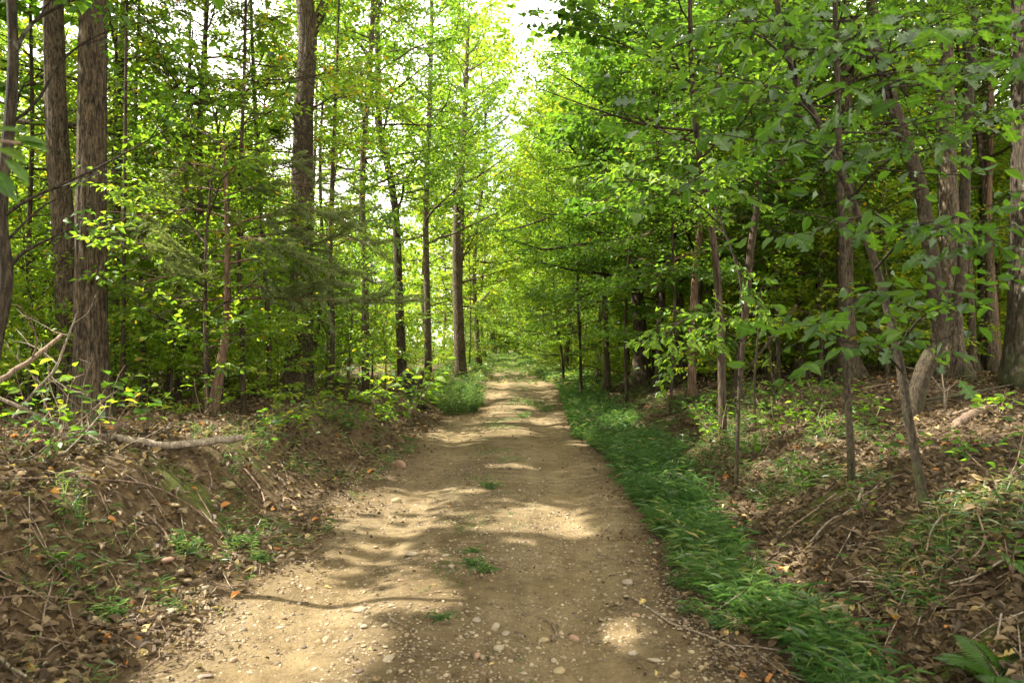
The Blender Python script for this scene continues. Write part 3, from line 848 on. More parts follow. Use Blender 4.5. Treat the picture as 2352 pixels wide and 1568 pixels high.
# understory tree with yellow-green leaves in front of the oaks
make_tree("understory_tree", "yellow green leafy understory tree filling the upper left between the oak trunks", "tree",
          trunk_px([(478, 880), (468, 700), (460, 480), (458, 300), (470, 100), (480, -60)], 11, 8.5), .06, .02, "bark_dark", FINE, 34, (.36, .98), (2.5, 1.5), (-5, 35), sides=8, tint=(.75, .10),
          autumn=.12, template=T_DIAMOND, width=.5, density=.66)
make_tree("understory_tree", "second yellow green leafy understory tree at the upper left, touched with orange leaves", "tree",
          trunk_px([(620, 900), (615, 720), (600, 520), (590, 330), (580, 120), (575, -50)], 12.5, 9), .05, .02, "bark_dark", FINE, 30, (.38, .98), (2.4, 1.5), (-5, 35), sides=8, tint=(.71, .11),
          autumn=.2, width=.5, density=.66)
make_tree("understory_tree", "leafy sapling behind the left pair of oak trunks against the sky", "tree",
          trunk_px([(335, 900), (325, 700), (318, 480), (310, 280), (318, 60)], 12, 8.5), .045, .015, "bark_dark", dict(FINE, leaf=.07), 18, (.45, .98), (1.9, 1.2), (-5, 40), sides=8, tint=(.5, .12), density=.7, width=.5)
for lab, pl, d, top, r, nl, zr, L, tn in [
    ("low branching yellow green understory tree just left of the fork topped oak", [(560, 905), (556, 760), (548, 600), (552, 400), (560, 200)], 10, 7, .04, 24, (.3, .98), (2.0, 1.2), .7),
    ("airy green understory tree right of the fork topped oak", [(760, 890), (764, 740), (758, 560), (765, 350), (775, 120)], 14, 9.5, .05, 28, (.28, .98), (2.4, 1.4), .6),
    ("slim yellow green tree close behind the left pair of oaks", [(265, 930), (262, 760), (255, 560), (262, 320), (268, 60)], 12.5, 9.5, .045, 24, (.3, .98), (2.2, 1.3), .66),
    ("light green understory tree at the far left behind the crooked small tree", [(70, 950), (72, 780), (66, 560), (74, 300), (70, 40)], 11, 8.5, .045, 26, (.22, .98), (2.2, 1.3), .64),
    ("bright green young tree beyond the cedar and left of the glowing shrub", [(700, 880), (735, 720), (740, 560), (735, 380), (745, 150)], 18, 12, .06, 28, (.2, .98), (2.8, 1.6), .62)]:
    make_tree("understory_tree", lab, "tree", trunk_px(pl, d, top), r, .014, "bark_dark", dict(FINE, leaf=.08 if d < 13 else .10, M=8), nl, zr, L, (-5, 38), sides=8, tint=(tn, .11), autumn=.06, width=.5, twig_geo=d < 13, density=.72)
# far left small tree close to the camera
d = 4.6
make_tree("small_tree", "crooked small tree at the left edge with a bright patch on its curved trunk", "tree",
          trunk_px([(-60, 1000), (-18, 820), (6, 700), (14, 620), (2, 520), (6, 420), (20, 300), (30, 140), (24, -30), (10, -200)], d, 4.6), .05, .016, "bark_lichen", dict(FINE, leaf=.062, subs=6), 4, (.8, .98), (1.3, .9), (0, 35),
          sides=14, rings=50, tint=(.5, .12), leaf_kind="green", leaf_objs=130, width=.5,
          extra=[dict(pts=[wp(14, 625, d), wp(50, 583, d), (wp(115, 548, d)), wp(175, 522, d)], r=.016, spec=dict(subs=4, twigs=4, M=4)),
                 dict(pts=[wp(4, 500, d), wp(70, 455, d), wp(190, 402, d), wp(300, 345, d + .1), wp(432, 268, d + .2)], r=.013, spec=dict(subs=5, twigs=5, M=5)),
                 dict(pts=[wp(30, 130, d), wp(60, 70, d), wp(110, 28, d), wp(200, -12, d)], r=.016, spec=dict(subs=4, twigs=4, M=5)),
                 dict(pts=[wp(18, 285, d), wp(80, 240, d), wp(150, 130, d), wp(240, 75, d), wp(330, 50, d)], r=.012, spec=dict(subs=5, twigs=5, M=5)),
                 dict(pts=[wp(8, 560, d), wp(90, 480, d), wp(160, 440, d), wp(200, 390, d)], r=.009, leafy=False)])
# eastern red cedar
def cedar(label, pl, d):
    tr = trunk_px(pl, d)
    base = tr[0].copy()
    root = empty("cedar_tree", base, label, "tree")
    pts = smooth_path(tr, 50)
    g = Geo(); g.tube(pts, np.linspace(.068, .014, 50) * (1 + .35 * np.exp(-np.arange(50) / 4.)), 18, True, rough=bark_rough(.08, 4, .8, 5))
    g.build("trunk", M["bark_red"], root, origin=base)
    c = Geo()
    br = [((522, 606), (620, 585), (700, 566), (770, 545), d - .1, .02), ((520, 664), (560, 655), (660, 662), (745, 640), d - .35, .017), ((518, 690), (600, 684), (750, 688), (905, 688), d - .5, .02),
          ((518, 682), (470, 690), (410, 688), (330, 672), d + .1, .014), ((520, 600), (470, 600), (400, 580), (330, 560), d - .2, .014), ((522, 520), (590, 500), (680, 480), (800, 500), d - .2, .016),
          ((520, 500), (450, 480), (370, 490), (290, 500), d, .014), ((518, 450), (580, 430), (650, 420), (720, 430), d + .2, .012), ((518, 440), (450, 430), (400, 440), (350, 450), d + .2, .012),
          ((522, 560), (560, 545), (620, 560), (700, 600), d - .7, .013), ((520, 640), (480, 640), (420, 630), (370, 640), d - .6, .012), ((522, 620), (640, 625), (760, 620), (850, 640), d - .1, .015),
          ((516, 400), (560, 380), (600, 370), (650, 380), d, .01), ((516, 400), (470, 380), (430, 380), (400, 400), d, .01), ((522, 570), (600, 540), (740, 540), (860, 560), d + .3, .014), ((520, 530), (440, 530), (360, 520), (280, 530), d + .3, .012)]
    for b in br:
        dd = b[4]
        ctrl = np.array([wp(b[0][0], b[0][1], d), wp(*b[1], d + (dd - d) * .4), wp(*b[2], d + (dd - d) * .8), wp(*b[3], dd)])
        bp = smooth_path(ctrl, 12)
        g = Geo(); g.tube(bp, np.linspace(b[5], .004, 12), 6, False)
        for q, f in enumerate(np.linspace(.22, 1, 20)):
            p0, t = at_frac(bp, min(f, .999))
            sd = norm(np.cross(t, [0, 0, 1.])) * (1 if q % 2 else -1)
            sp = grow(p0, t * .9 + sd * rng.uniform(.3, .9) + [0, 0, rng.normal(0, .3)], rng.uniform(.32, .62), 4, -.15, .12)
            g.tube(sp, np.linspace(.005, .002, 5), 3, False)
            n = 160
            fr = rng.random(n) * 3.99
            i = fr.astype(int)
            P = sp[i] + (sp[i + 1] - sp[i]) * (fr - i)[:, None] + rng.normal(0, .012, (n, 3))
            D = norm(sp[i + 1] - sp[i]) * 1.0 + rng.normal(0, .42, (n, 3)) * [1, 1, .6] + [0, 0, -.15]
            Nn = rng.normal(0, 1, (n, 3))
            tn = .45 + .22 * rng.normal(0, 1, n) + .3 * fbm(P[:, 0] * 2, P[:, 2] * 2, 3, 2)
            k = ~in_sun_gap(P, 1.0, .05)
            add_leaves(c, P[k], D[k], Nn[k], rng.uniform(.05, .12, k.sum()), .008, np.clip(tn[k], 0, 1), T_NEEDLE)
        g.build("branch", M["bark_red"], root, origin=base)
    for (a, b_) in (((508, 860), (420, 838)), ((512, 800), (590, 770)), ((516, 745), (575, 725)), ((505, 880), (455, 905))):
        bp = smooth_path([wp(*a, d), wp((a[0] + b_[0]) / 2, (a[1] + b_[1]) / 2 - 6, d - .1), wp(*b_, d - .2)], 6)
        g = Geo(); g.tube(bp, np.linspace(.007, .002, 6), 4, False)
        g.build("dead_branch", M["dead_wood"], root, origin=base)
    o = c.build("crown", M["cedar"], root, smooth=False, origin=base); o["kind"] = "stuff"
cedar("slim leaning cedar with reddish shaggy trunk and feathery grey green branches", [(486, 975), (496, 900), (510, 820), (520, 740), (522, 600), (520, 470), (516, 380), (512, 320)], 9.2)
make_tree("young_tree", "thin dark crooked trunk just left of the cedar", "tree", trunk_px([(408, 915), (412, 840), (428, 770), (425, 680), (424, 560), (430, 380)], 13, 7), .06, .02, "bark_dark", FINE, 12, (.5, .98), (1.5, 1.0), (0, 40), sides=10, tint=(.6, .1))
make_tree("young_tree", "thin pale crooked stem beside the dark one left of the cedar", "tree", trunk_px([(378, 950), (385, 870), (398, 760), (404, 680), (412, 600)], 11.5, 6), .03, .012, "bark_pale", FINE, 9, (.5, .98), (1.2, .8), (0, 40), sides=8, tint=(.6, .1))
make_tree("young_tree", "dark straight stem close against the right side of the thick left oak", "tree", trunk_px([(278, 985), (280, 900), (282, 800), (284, 660)], 9.4, 6.5), .03, .014, "bark_dark", FINE, 10, (.55, .98), (1.2, .8), (0, 40), sides=8, tint=(.55, .1))
make_tree("young_tree", "dark diagonal stem leaning behind the cedar trunk", "tree", trunk_px([(470, 900), (485, 830), (505, 770), (530, 690)], 12, 5.5), .025, .01, "bark_dark", FINE, 7, (.6, .98), (1.1, .8), (0, 40), sides=7, tint=(.6, .1))

# added oaks: crowns put over the track to shade it, trunks out of frame
SHADE = [(-6.2, .6, 14, "tall oak added just outside the left edge to shade the track"), (-5.2, 3.2, 13, "tall unseen oak added on the left bank beside the viewer for shade"), (-7.0, -3.0, 15, "tall unseen oak added behind the viewer to shade the foreground"),
         (-8.6, 6.4, 17, "tall oak added off the left edge to shade the near track"), (-9.8, 12.4, 16, "tall oak added for shade deep in the left wood outside the frame")]
for (x, y, hgt, lab), dens in zip(SHADE, (.68, .78, .65, .8, .22)):
    z = h1(x, y) - .1
    make_tree("oak_tree", lab, "tree", [(x, y, z), (x + .1, y, z + hgt * .4), (x + .3, y + .2, z + hgt * .75), (x + .3, y, z + hgt)], .2, .05, "bark_grey", dict(BIG, leaf=.30, subs=6, M=7, twigs=7, tl=.6), 28, (.30, .98), (4.6, 2.4), (0, 50), sides=12, tint=(.45, .1), twig_geo=False, width=.62, density=dens)
for x, y, hgt, lab in [(-8.8, 20.5, 13, "slender dark tree in the left wood beyond the fork topped oak"), (-6.6, 12.2, 13, "slender grey tree between the cedar and the thick left oak"), (-5.6, 22.5, 13, "slender dark tree behind the burnt stump"), (-7.4, 27, 15, "grey tree in the left wood behind the glowing shrub")]:
    z = h1(x, y) - .1
    make_tree("hardwood_tree", lab, "tree", [(x, y, z), (x + .1, y, z + hgt * .4), (x + .2, y + .2, z + hgt * .75), (x + .1, y, z + hgt)], .09, .03, "bark_grey" if "grey" in lab else "bark_dark", dict(BIG, leaf=.22, subs=6, M=7, twigs=6, tl=.5), 28, (.28, .98), (3.6, 2.0), (0, 50), sides=10, tint=(.58, .1), twig_geo=False, density=.55)

# ---- right side of the track
make_tree("oak_tree", "massive dark oak trunk with pale lichen at the right edge", "tree",
          trunk_px([(2402, 905), (2398, 780), (2392, 600), (2392, 300), (2386, 0), (2380, -200)], 9.8, 16), .36, .24, "bark_lichen", BIG, 18, (.5, .98), (4.2, 2.4), (0, 55), ridge=.09, sides=88, rings=150, flare=1.6, tint=(.4, .1), twig_geo=False)
d = 7.6
make_tree("forked_tree", "leaning tree with pale flaky bark that forks into a V near the ground", "tree",
          trunk_px([(2085, 935), (2120, 855), (2160, 770), (2150, 690), (2140, 600), (2118, 450), (2085, 340), (2040, 200), (2010, 60)], d, 7.5), .088, .026, "bark_pale", dict(UND, leaf=.085), 18, (.42, .98), (1.7, 1.3), (0, 40), ridge=.05, sides=20, rings=60, flare=1.15, tint=(.36, .12),
          forks=[([wp(2152, 775, d), wp(2185, 740, d), (wp(2208, 640, d)), wp(2216, 500, d), wp(2220, 330, d), wp(2235, 100, d), wp(2250, -150, d)], .056, .032)])
make_tree("young_tree", "pale lichen spotted young trunk rooted on the crest of the right bank", "tree",
          trunk_px([(1958, 1118), (1952, 1000), (1945, 880), (1943, 760), (1938, 620), (1930, 450), (1925, 250), (1918, 0)], hit(1958, 1112)[1], 6.5), .031, .014, "bark_pale", dict(UND, leaf=.075), 15, (.42, .98), (1.5, 1.1), (0, 35), sides=14, rings=50, flare=1.5, tint=(.36, .12), ridge=.04, leaf_kind="maple", leaf_objs=140, density=.8)
dd = hit(2128, 1165)[1]
oak_ex = []
for px, py, ex, ey, ed in [(2060, 800, 2200, 700, -1.0), (2030, 680, 1930, 740, -1.3), (2010, 620, 2180, 520, -1.6), (1985, 530, 1860, 540, -1.2), (1960, 450, 2150, 340, -1.7), (1930, 380, 1760, 330, -1.6), (1900, 320, 2080, 180, -1.9),
                           (1880, 280, 1700, 190, -1.4), (1850, 220, 2000, 60, -2.0), (1830, 180, 1800, 40, -1.6), (1990, 540, 2320, 560, -1.5), (1860, 240, 2280, 140, -1.9), (1820, 150, 1640, 60, -1.0), (2070, 850, 1950, 800, -1.0)]:
    a = wp(px, py, dd); b_ = wp(ex, ey, dd + ed)
    oak_ex.append(dict(pts=[a, a * .5 + b_ * .5 + [0, 0, .08], b_], r=.009, n=6))
make_tree("oak_sapling", "crooked young oak leaning left over the right bank with large lobed leaves", "tree",
          trunk_px([(2130, 1172), (2105, 1060), (2085, 950), (2062, 810), (2022, 645), (1986, 535), (1950, 440), (1880, 282), (1830, 190), (1795, 60), (1770, -100)], dd, 4.6), .031, .011, "bark_pale",
          dict(subs=4, twigs=4, M=5, leaf=.09, tl=.24, up=.1, subL=.5, leaf_droop=-.5, flutter=1.0, s0=.4), 3, (.85, .98), (.9, .6), (0, 30), sides=14, rings=60, flare=1.35, ridge=.03, leaf_kind="oak", leaf_objs=300, extra=oak_ex, density=.68, tint=(.33, .1), template=T_OVAL)

R_TREES = [
    ("dark straight trunk where the right bank meets the track, its crown hanging over the track", [(1478, 850), (1470, 760), (1460, 640), (1444, 500), (1436, 380), (1432, 200)], 19, 13, .19, "bark_dark", 30, (.22, .98), (3.4, 2.2), .34),
    ("dark trunk standing close to the right of the straight one above the bank", [(1562, 840), (1562, 720), (1558, 600), (1540, 480), (1550, 330)], 17.5, 12, .10, "bark_dark", 26, (.25, .98), (2.6, 1.8), .33),
    ("reddish brown trunk leaning right with a forked top over the right bank", [(1588, 860), (1592, 720), (1604, 560), (1626, 400), (1642, 250), (1668, 60)], 13.5, 9, .075, "bark_red", 28, (.30, .98), (2.4, 1.6), .34),
    ("black trunk with a bowed lean in the middle of the right wood", [(1690, 870), (1702, 800), (1715, 690), (1722, 590), (1738, 480), (1756, 350), (1775, 200)], 11.5, 8, .07, "bark_dark", 22, (.40, .98), (2.0, 1.4), .33),
    ("stout dark trunk behind the black bowed one", [(1640, 850), (1648, 720), (1652, 600), (1655, 460), (1650, 250)], 17, 13, .11, "bark_dark", 24, (.3, .98), (2.8, 1.8), .35),
    ("thick grey trunk in the right wood behind the pale young trunk", [(1948, 850), (1942, 720), (1940, 560), (1945, 380), (1940, 150)], 13, 14, .15, "bark_grey", 22, (.38, .98), (3.0, 2.0), .36),
    ("broad grey trunk directly behind the forked V tree", [(2182, 840), (2184, 700), (2180, 500), (2172, 300), (2170, 50)], 11.5, 14, .16, "bark_grey", 20, (.45, .98), (3.0, 2.0), .36),
    ("slim brown trunk between the forked tree and the massive oak", [(2236, 830), (2230, 700), (2222, 540), (2215, 350), (2222, 100)], 13.5, 11, .07, "bark_oak", 16, (.4, .98), (2.2, 1.5), .36),
    ("dark grey trunk left of the knotted red one beside the massive oak", [(2262, 822), (2260, 700), (2256, 540), (2262, 300)], 15, 12, .10, "bark_dark", 16, (.4, .98), (2.4, 1.5), .36),
    ("knotted reddish trunk close to the left side of the massive oak", [(2288, 826), (2286, 740), (2278, 640), (2270, 520), (2275, 300)], 13.8, 10, .075, "bark_red", 14, (.45, .98), (2.0, 1.4), .36),
    ("grey trunk at the centre of the right wood between bowed and thick grey trunks", [(1838, 840), (1836, 700), (1830, 520), (1826, 320)], 15, 12, .075, "bark_grey", 20, (.36, .98), (2.4, 1.6), .36),
    ("dark trunk in the right wood just left of the thick grey one", [(1886, 845), (1884, 720), (1880, 580), (1884, 400)], 16.5, 12, .085, "bark_dark", 20, (.36, .98), (2.4, 1.6), .36),
    ("slender dark stem at the near edge of the right wood beside the track verge", [(1296, 850), (1290, 810), (1280, 750), (1274, 690)], 28, 5.5, .055, "bark_dark", 24, (.38, .98), (2.2, 1.5), .55),
    ("slender grey stem among the crowded poles right of the track", [(1395, 860), (1392, 760), (1385, 620), (1390, 420)], 21, 11, .09, "bark_grey", 28, (.22, .98), (2.6, 1.7), .45),
    ("forked dark stem between the straight dark trunk and its neighbour", [(1512, 850), (1516, 740), (1524, 620), (1512, 520), (1505, 380)], 16.5, 10, .085, "bark_dark", 24, (.3, .98), (2.4, 1.6), .35),
]
for lab, pl, d, top, r0, bark, nl, zr, L, tn in R_TREES:
    make_tree("hardwood_tree", lab, "tree", trunk_px(pl, d, top), r0, r0 * .35, bark, dict(UND, leaf=.115, tl=.4, twigs=6, M=6), nl, zr, L, (-5, 40), sides=12, tint=(tn + .02, .11), twig_geo=d < 14, flare=2.1)

for lab, pl, d, top, r, nl, zr, L, tn in [
    ("low branched green understory tree left of the straight dark trunk", [(1335, 870), (1332, 780), (1326, 680), (1330, 560)], 22, 8, .05, 30, (.12, .98), (2.6, 1.4), .5),
    ("small leaved understory tree between the straight dark trunk and the forked stem", [(1440, 880), (1436, 780), (1440, 660), (1450, 500)], 17, 7, .04, 16, (.3, .98), (2.0, 1.2), .42),
    ("low leafy understory tree in front of the reddish leaning trunk", [(1540, 890), (1545, 800), (1550, 700), (1545, 560)], 12.5, 4.6, .03, 13, (.3, .98), (1.4, .9), .42),
    ("leafy understory tree right of the black bowed trunk", [(1790, 860), (1786, 760), (1780, 640), (1788, 480)], 13.5, 6.5, .04, 16, (.35, .98), (1.8, 1.1), .42)]:
    make_tree("understory_tree", lab, "tree", trunk_px(pl, d, top), r, .012, "bark_dark", dict(FINE, leaf=.085 if d < 14 else .11, M=7), nl, zr, L, (-5, 38), sides=8, tint=(tn, .12), width=.55, twig_geo=d < 14)

# maple limbs reaching over the track at the upper middle
make_tree("maple_tree", "dark green maple spreading its layered branches over the track from the right", "tree",
          trunk_px([(1660, 900), (1655, 760), (1640, 560), (1610, 380), (1590, 200), (1585, 20)], 9.5, 7.5), .055, .02, "bark_dark", dict(UND, leaf=.10, tl=.36), 18, (.45, .98), (2.0, 1.5), (-5, 30), sides=10, tint=(.34, .1), width=.95, template=T_OVAL,
          extra=[dict(pts=[wp(1600, 300, 9.5), wp(1500, 290, 9.3), wp(1380, 255, 9.1), wp(1230, 200, 9)], r=.02, spec=dict(subs=9)),
                 dict(pts=[wp(1600, 330, 9.5), wp(1520, 300, 9.8), wp(1420, 260, 10), wp(1310, 300, 10)], r=.018, spec=dict(subs=9)),
                 dict(pts=[wp(1590, 200, 9.5), wp(1520, 110, 9.3), wp(1430, 60, 9.1), wp(1330, 20, 9)], r=.018, spec=dict(subs=8)),
                 dict(pts=[wp(1630, 480, 9.5), wp(1540, 430, 9), wp(1440, 410, 8.7), wp(1350, 420, 8.5)], r=.015, spec=dict(subs=8)),
                 dict(pts=[wp(1590, 180, 9.5), wp(1650, 55, 9.1), wp(1760, 55, 8.7), wp(1860, 70, 8.4)], r=.018, bark="bark_pale", spec=dict(subs=5))])
make_tree("maple_sapling", "light green sapling with drooping leaf sprays in front of the right wood", "tree",
          trunk_px([(1690, 985), (1698, 880), (1706, 760), (1700, 640), (1660, 520), (1620, 420)], 7.2, None), .022, .008, "bark_pale", dict(subs=6, twigs=5, M=5, leaf=.085, tl=.25, up=-.1, subL=.42, leaf_droop=-.5, flutter=.8), 4, (.75, .98), (.9, .6), (0, 30), sides=8,
          extra=[dict(pts=[wp(1704, 740, 7.2), wp(1640, 720, 7), wp(1570, 735, 6.8), wp(1500, 790, 6.6)], r=.009), dict(pts=[wp(1702, 780, 7.2), wp(1650, 760, 7), wp(1600, 780, 6.9), wp(1550, 840, 6.8)], r=.008),
                 dict(pts=[wp(1640, 470, 7.2), wp(1560, 420, 6.9), wp(1480, 390, 6.7), wp(1400, 380, 6.6)], r=.008), dict(pts=[wp(1660, 520, 7.2), wp(1600, 470, 7), wp(1530, 450, 6.9), wp(1440, 470, 6.8)], r=.008),
                 dict(pts=[wp(1620, 420, 7.2), wp(1600, 360, 7), wp(1540, 330, 6.9), wp(1470, 330, 6.8)], r=.007)],
          leaf_kind="oval", leaf_objs=300, density=.9)
for lab, pl in [("bare pale broken sapling pole on the right bank nearest the grass", [(1735, 990), (1733, 880), (1740, 780), (1748, 660)]),
                ("short bare pale pole right of the taller one on the right bank", [(1782, 945), (1778, 900), (1772, 850), (1764, 770)]),
                ("very thin pale pole left of the tall bare one on the right bank", [(1682, 900), (1681, 870), (1678, 830)])]:
    d = hit(*pl[0])[1]
    tr = trunk_px(pl, d)
    root = empty("bare_pole", tr[0], lab, "sapling")
    g = Geo(); g.tube(smooth_path(tr, 14), np.linspace(.016, .010, 14), 8, True); g.build("trunk", M["bark_pale"], root, origin=tr[0])
    for q in range(3):
        p0, t = at_frac(smooth_path(tr, 14), .4 + .2 * q)
        g = Geo(); g.tube(grow(p0, [rng.normal(), -.3, .4], .25, 4, .2), np.linspace(.004, .0015, 5), 4, False); g.build("branch", M["bark_pale"], root, origin=tr[0])
# dead sapling on the litter
tr = trunk_px([(2172, 945), (2168, 900), (2164, 870), (2163, 838)], hit(2172, 945)[1])
d = hit(2172, 945)[1]
root = empty("dead_sapling", tr[0], "small bare dead sapling with two white forked arms on the right leaf litter", "sapling")
g = Geo(); g.tube(smooth_path(tr, 10), np.linspace(.014, .009, 10), 7, True); g.build("trunk", M["dead_wood"], root, origin=tr[0])
for pl in [[(2168, 900), (2140, 865), (2120, 850), (2070, 840), (2050, 815)], [(2168, 900), (2185, 888), (2200, 872)], [(2171, 935), (2176, 905), (2180, 885)]]:
    g = Geo(); g.tube(smooth_path([wp(a, b_, d) for a, b_ in pl], 9), np.linspace(.008, .002, 9), 5, False); g.build("branch", M["dead_wood"], root, origin=tr[0])

# ------------------------------------------------------------------ far and background trees (copies of a few kinds)
def proto(kind, h, r, bark, nl, zr, L, spec, tint, elev=(0, 45), density=1.0):
    base = np.array([0, 0, 0.])
    bend = rng.normal(0, .03 * h, (3, 2))
    tr = [(0, 0, -.15), (bend[0, 0] * .4, bend[0, 1] * .4, h * .3), (bend[1, 0] * .7, bend[1, 1] * .7, h * .65), (bend[2, 0], bend[2, 1], h)]
    root = empty(kind, (0, 0, 0))
    pts = smooth_path(tr, 16)
    g = Geo(); g.tube(pts, np.linspace(r, r * .25, 16) * (1 + .8 * np.exp(-np.arange(16) / .6)), 8, True)
    LF = Leafage()
    ga = rng.uniform(0, 6)
    for i in range(nl):
        k = (i + rng.random() * .8) / nl
        t = min(zr[0] + (zr[1] - zr[0]) * k, .99)
        p, _ = at_frac(pts, t)
        az = ga + 2.4 * i; el = R(elev[0] + (elev[1] - elev[0]) * k + rng.normal(0, 8))
        ll = (L[0] + (L[1] - L[0]) * k) * rng.uniform(.75, 1.2)
        gg = limb_build(p, (math.cos(az) * math.cos(el), math.sin(az) * math.cos(el), math.sin(el)), ll, min(.012 * ll + .008, r * .5), spec, LF, nseg=5, sides=4, twig_geo=False, cull=False)
        g.v += gg.v; g.loops += [lp + g.n for lp in gg.loops]; g.sizes += gg.sizes; g.tint += gg.tint; g.mat += gg.mat; g.n += gg.n
    g.build("trunk", M[bark], root)
    P, D, N, Ls = LF.get()
    keep = rng.random(len(P)) < density
    P, D, N, Ls = P[keep], D[keep], N[keep], Ls[keep]
    c = Geo()
    tn = tint + .12 * rng.normal(0, 1, len(P)) + .3 * fbm(P[:, 0] * .8, P[:, 1] * .8 + P[:, 2], 13, 2)
    tn = np.where(rng.random(len(P)) < .012, .93, np.clip(tn, .03, .86))
    add_leaves(c, P, D, N, Ls, Ls * .6, tn, T_DIAMOND)
    o = c.build("crown", M["leaf"], root, smooth=False)
    o["kind"] = "stuff"
    LEAF_COUNT[0] += len(P)
    return root

POLE = dict(subs=5, twigs=5, M=6, leaf=.15, tl=.48, up=.3, subL=.45)
CANO = dict(subs=7, twigs=6, M=6, leaf=.22, tl=.62, up=.35, subL=.42)
SHR = dict(subs=5, twigs=5, M=6, leaf=.085, tl=.28, up=.2, subL=.5)
SAP = dict(subs=6, twigs=5, M=6, leaf=.115, tl=.36, up=.15, subL=.48)
PROTOS = {
    "pole": [proto("pole_tree", 11, .06, "bark_dark", 20, (.25, .98), (1.9, 1.3), POLE, .58), proto("pole_tree", 12, .075, "bark_grey", 20, (.3, .98), (2.1, 1.4), POLE, .66), proto("pole_tree", 9, .05, "bark_dark", 20, (.22, .98), (1.8, 1.2), POLE, .62)],
    "canopy": [proto("hardwood_tree", 17, .15, "bark_grey", 30, (.22, .98), (4.4, 2.4), CANO, .62), proto("hardwood_tree", 15, .12, "bark_oak", 30, (.18, .98), (4.0, 2.2), CANO, .68), proto("hardwood_tree", 19, .17, "bark_dark", 30, (.25, .98), (4.6, 2.6), CANO, .58)],
    "shrub": [proto("understory_shrub", 2.2, .02, "bark_dark", 10, (.12, .98), (1.1, .7), SHR, .66, (10, 60)), proto("understory_shrub", 1.5, .015, "bark_dark", 9, (.1, .98), (.9, .5), SHR, .68, (10, 60)), proto("understory_shrub", 3.2, .028, "bark_grey", 14, (.15, .98), (1.3, .8), SHR, .58, (5, 50)),
              proto("understory_shrub", .8, .01, "bark_dark", 6, (.1, .98), (.5, .35), dict(SHR, leaf=.07, subs=4, twigs=3), .64, (15, 60))],
    "sapling": [proto("sapling_tree", 5, .03, "bark_dark", 18, (.12, .98), (1.7, .8), SAP, .65, (-5, 45)), proto("sapling_tree", 6.5, .04, "bark_grey", 22, (.15, .98), (1.9, .9), SAP, .75, (-5, 45)), proto("sapling_tree", 4, .025, "bark_dark", 15, (.1, .98), (1.4, .7), SAP, .75, (-5, 50))],
}
USED = set()
def place(kind, i, x, y, label, cat, group, sc=1.0):
    pr = PROTOS[kind][i % len(PROTOS[kind])]
    o = pr if pr.name not in USED else copy_tree(pr)
    USED.add(pr.name)
    o.location = (x, y, h1(x, y))
    o.rotation_euler = (0, 0, rng.uniform(0, 6.28))
    o.scale = (sc, sc, sc * rng.uniform(.92, 1.1))
    tag(o, label, cat, group)
    return o

def shades_patch(x, y, h, rad, z0=.25):
    """would a crown here (from z0*h to h) cover a sun patch nearer than 40 m"""
    for cx, cy, cz, rx, ry in PATCH:
        if abs(cy - y + .05 * h) > rad + ry: continue
        up_ = max(0., cz - .6) * .75
        a = x + z0 * h * .75 - up_; b_ = x + h * .75 - up_
        if a - rad < cx < b_ + rad: return True
    return False

MARKS = [(0, "the crooked small tree"), (150, "the left pair of oaks"), (330, "the gap right of the oak pair"), (500, "the cedar"), (690, "the fork topped oak"), (830, "the glowing shrub"), (940, "the burnt stump"), (1055, "the brown pine trunk"), (1150, "the end of the track"),
         (1260, "the slender stem at the far verge"), (1400, "the grey stem by the verge"), (1470, "the straight dark trunk"), (1590, "the reddish leaning trunk"), (1700, "the black bowed trunk"), (1838, "the central grey trunk"), (1945, "the thick grey trunk"),
         (2050, "the crooked oak sapling"), (2170, "the forked V tree"), (2262, "the knotted red trunk"), (2352, "the massive oak")]
def where(x, y):
    px = 1176 + 1699 * x / y
    return min(MARKS, key=lambda m_: abs(m_[0] - px))[1]
def side_word(x): return "left" if x < 0 else "right"
def depth_word(y): return "close" if y < 20 else ("half way back" if y < 34 else "far back")
taken = []
def free(x, y, dmin):
    for a, b_ in taken:
        if (a - x) ** 2 + (b_ - y) ** 2 < dmin * dmin: return False
    taken.append((x, y)); return True
def scatter(kind, n, tones, noun, cat, yr, xl, xr, pright, dmin, test, sc, ypow=1.0):
    k = 0
    for _ in range(6000):
        if k >= n: break
        y = yr[0] + (yr[1] - yr[0]) * rng.random() ** ypow
        rgt = rng.random() < pright
        lim = .74 * y + 3
        x = rng.uniform(xr, max(lim, xr + 1)) if rgt else -rng.uniform(xl, max(lim, xl + 1))
        if not test(x, y): continue
        if not free(x, y, dmin): continue
        t = tones[k % len(tones)]
        place(kind, k, x, y, f"{t} {noun} {depth_word(y)} behind {where(x, y)}", cat, f"{noun}s in the {side_word(x)} wood", rng.uniform(*sc))
        k += 1

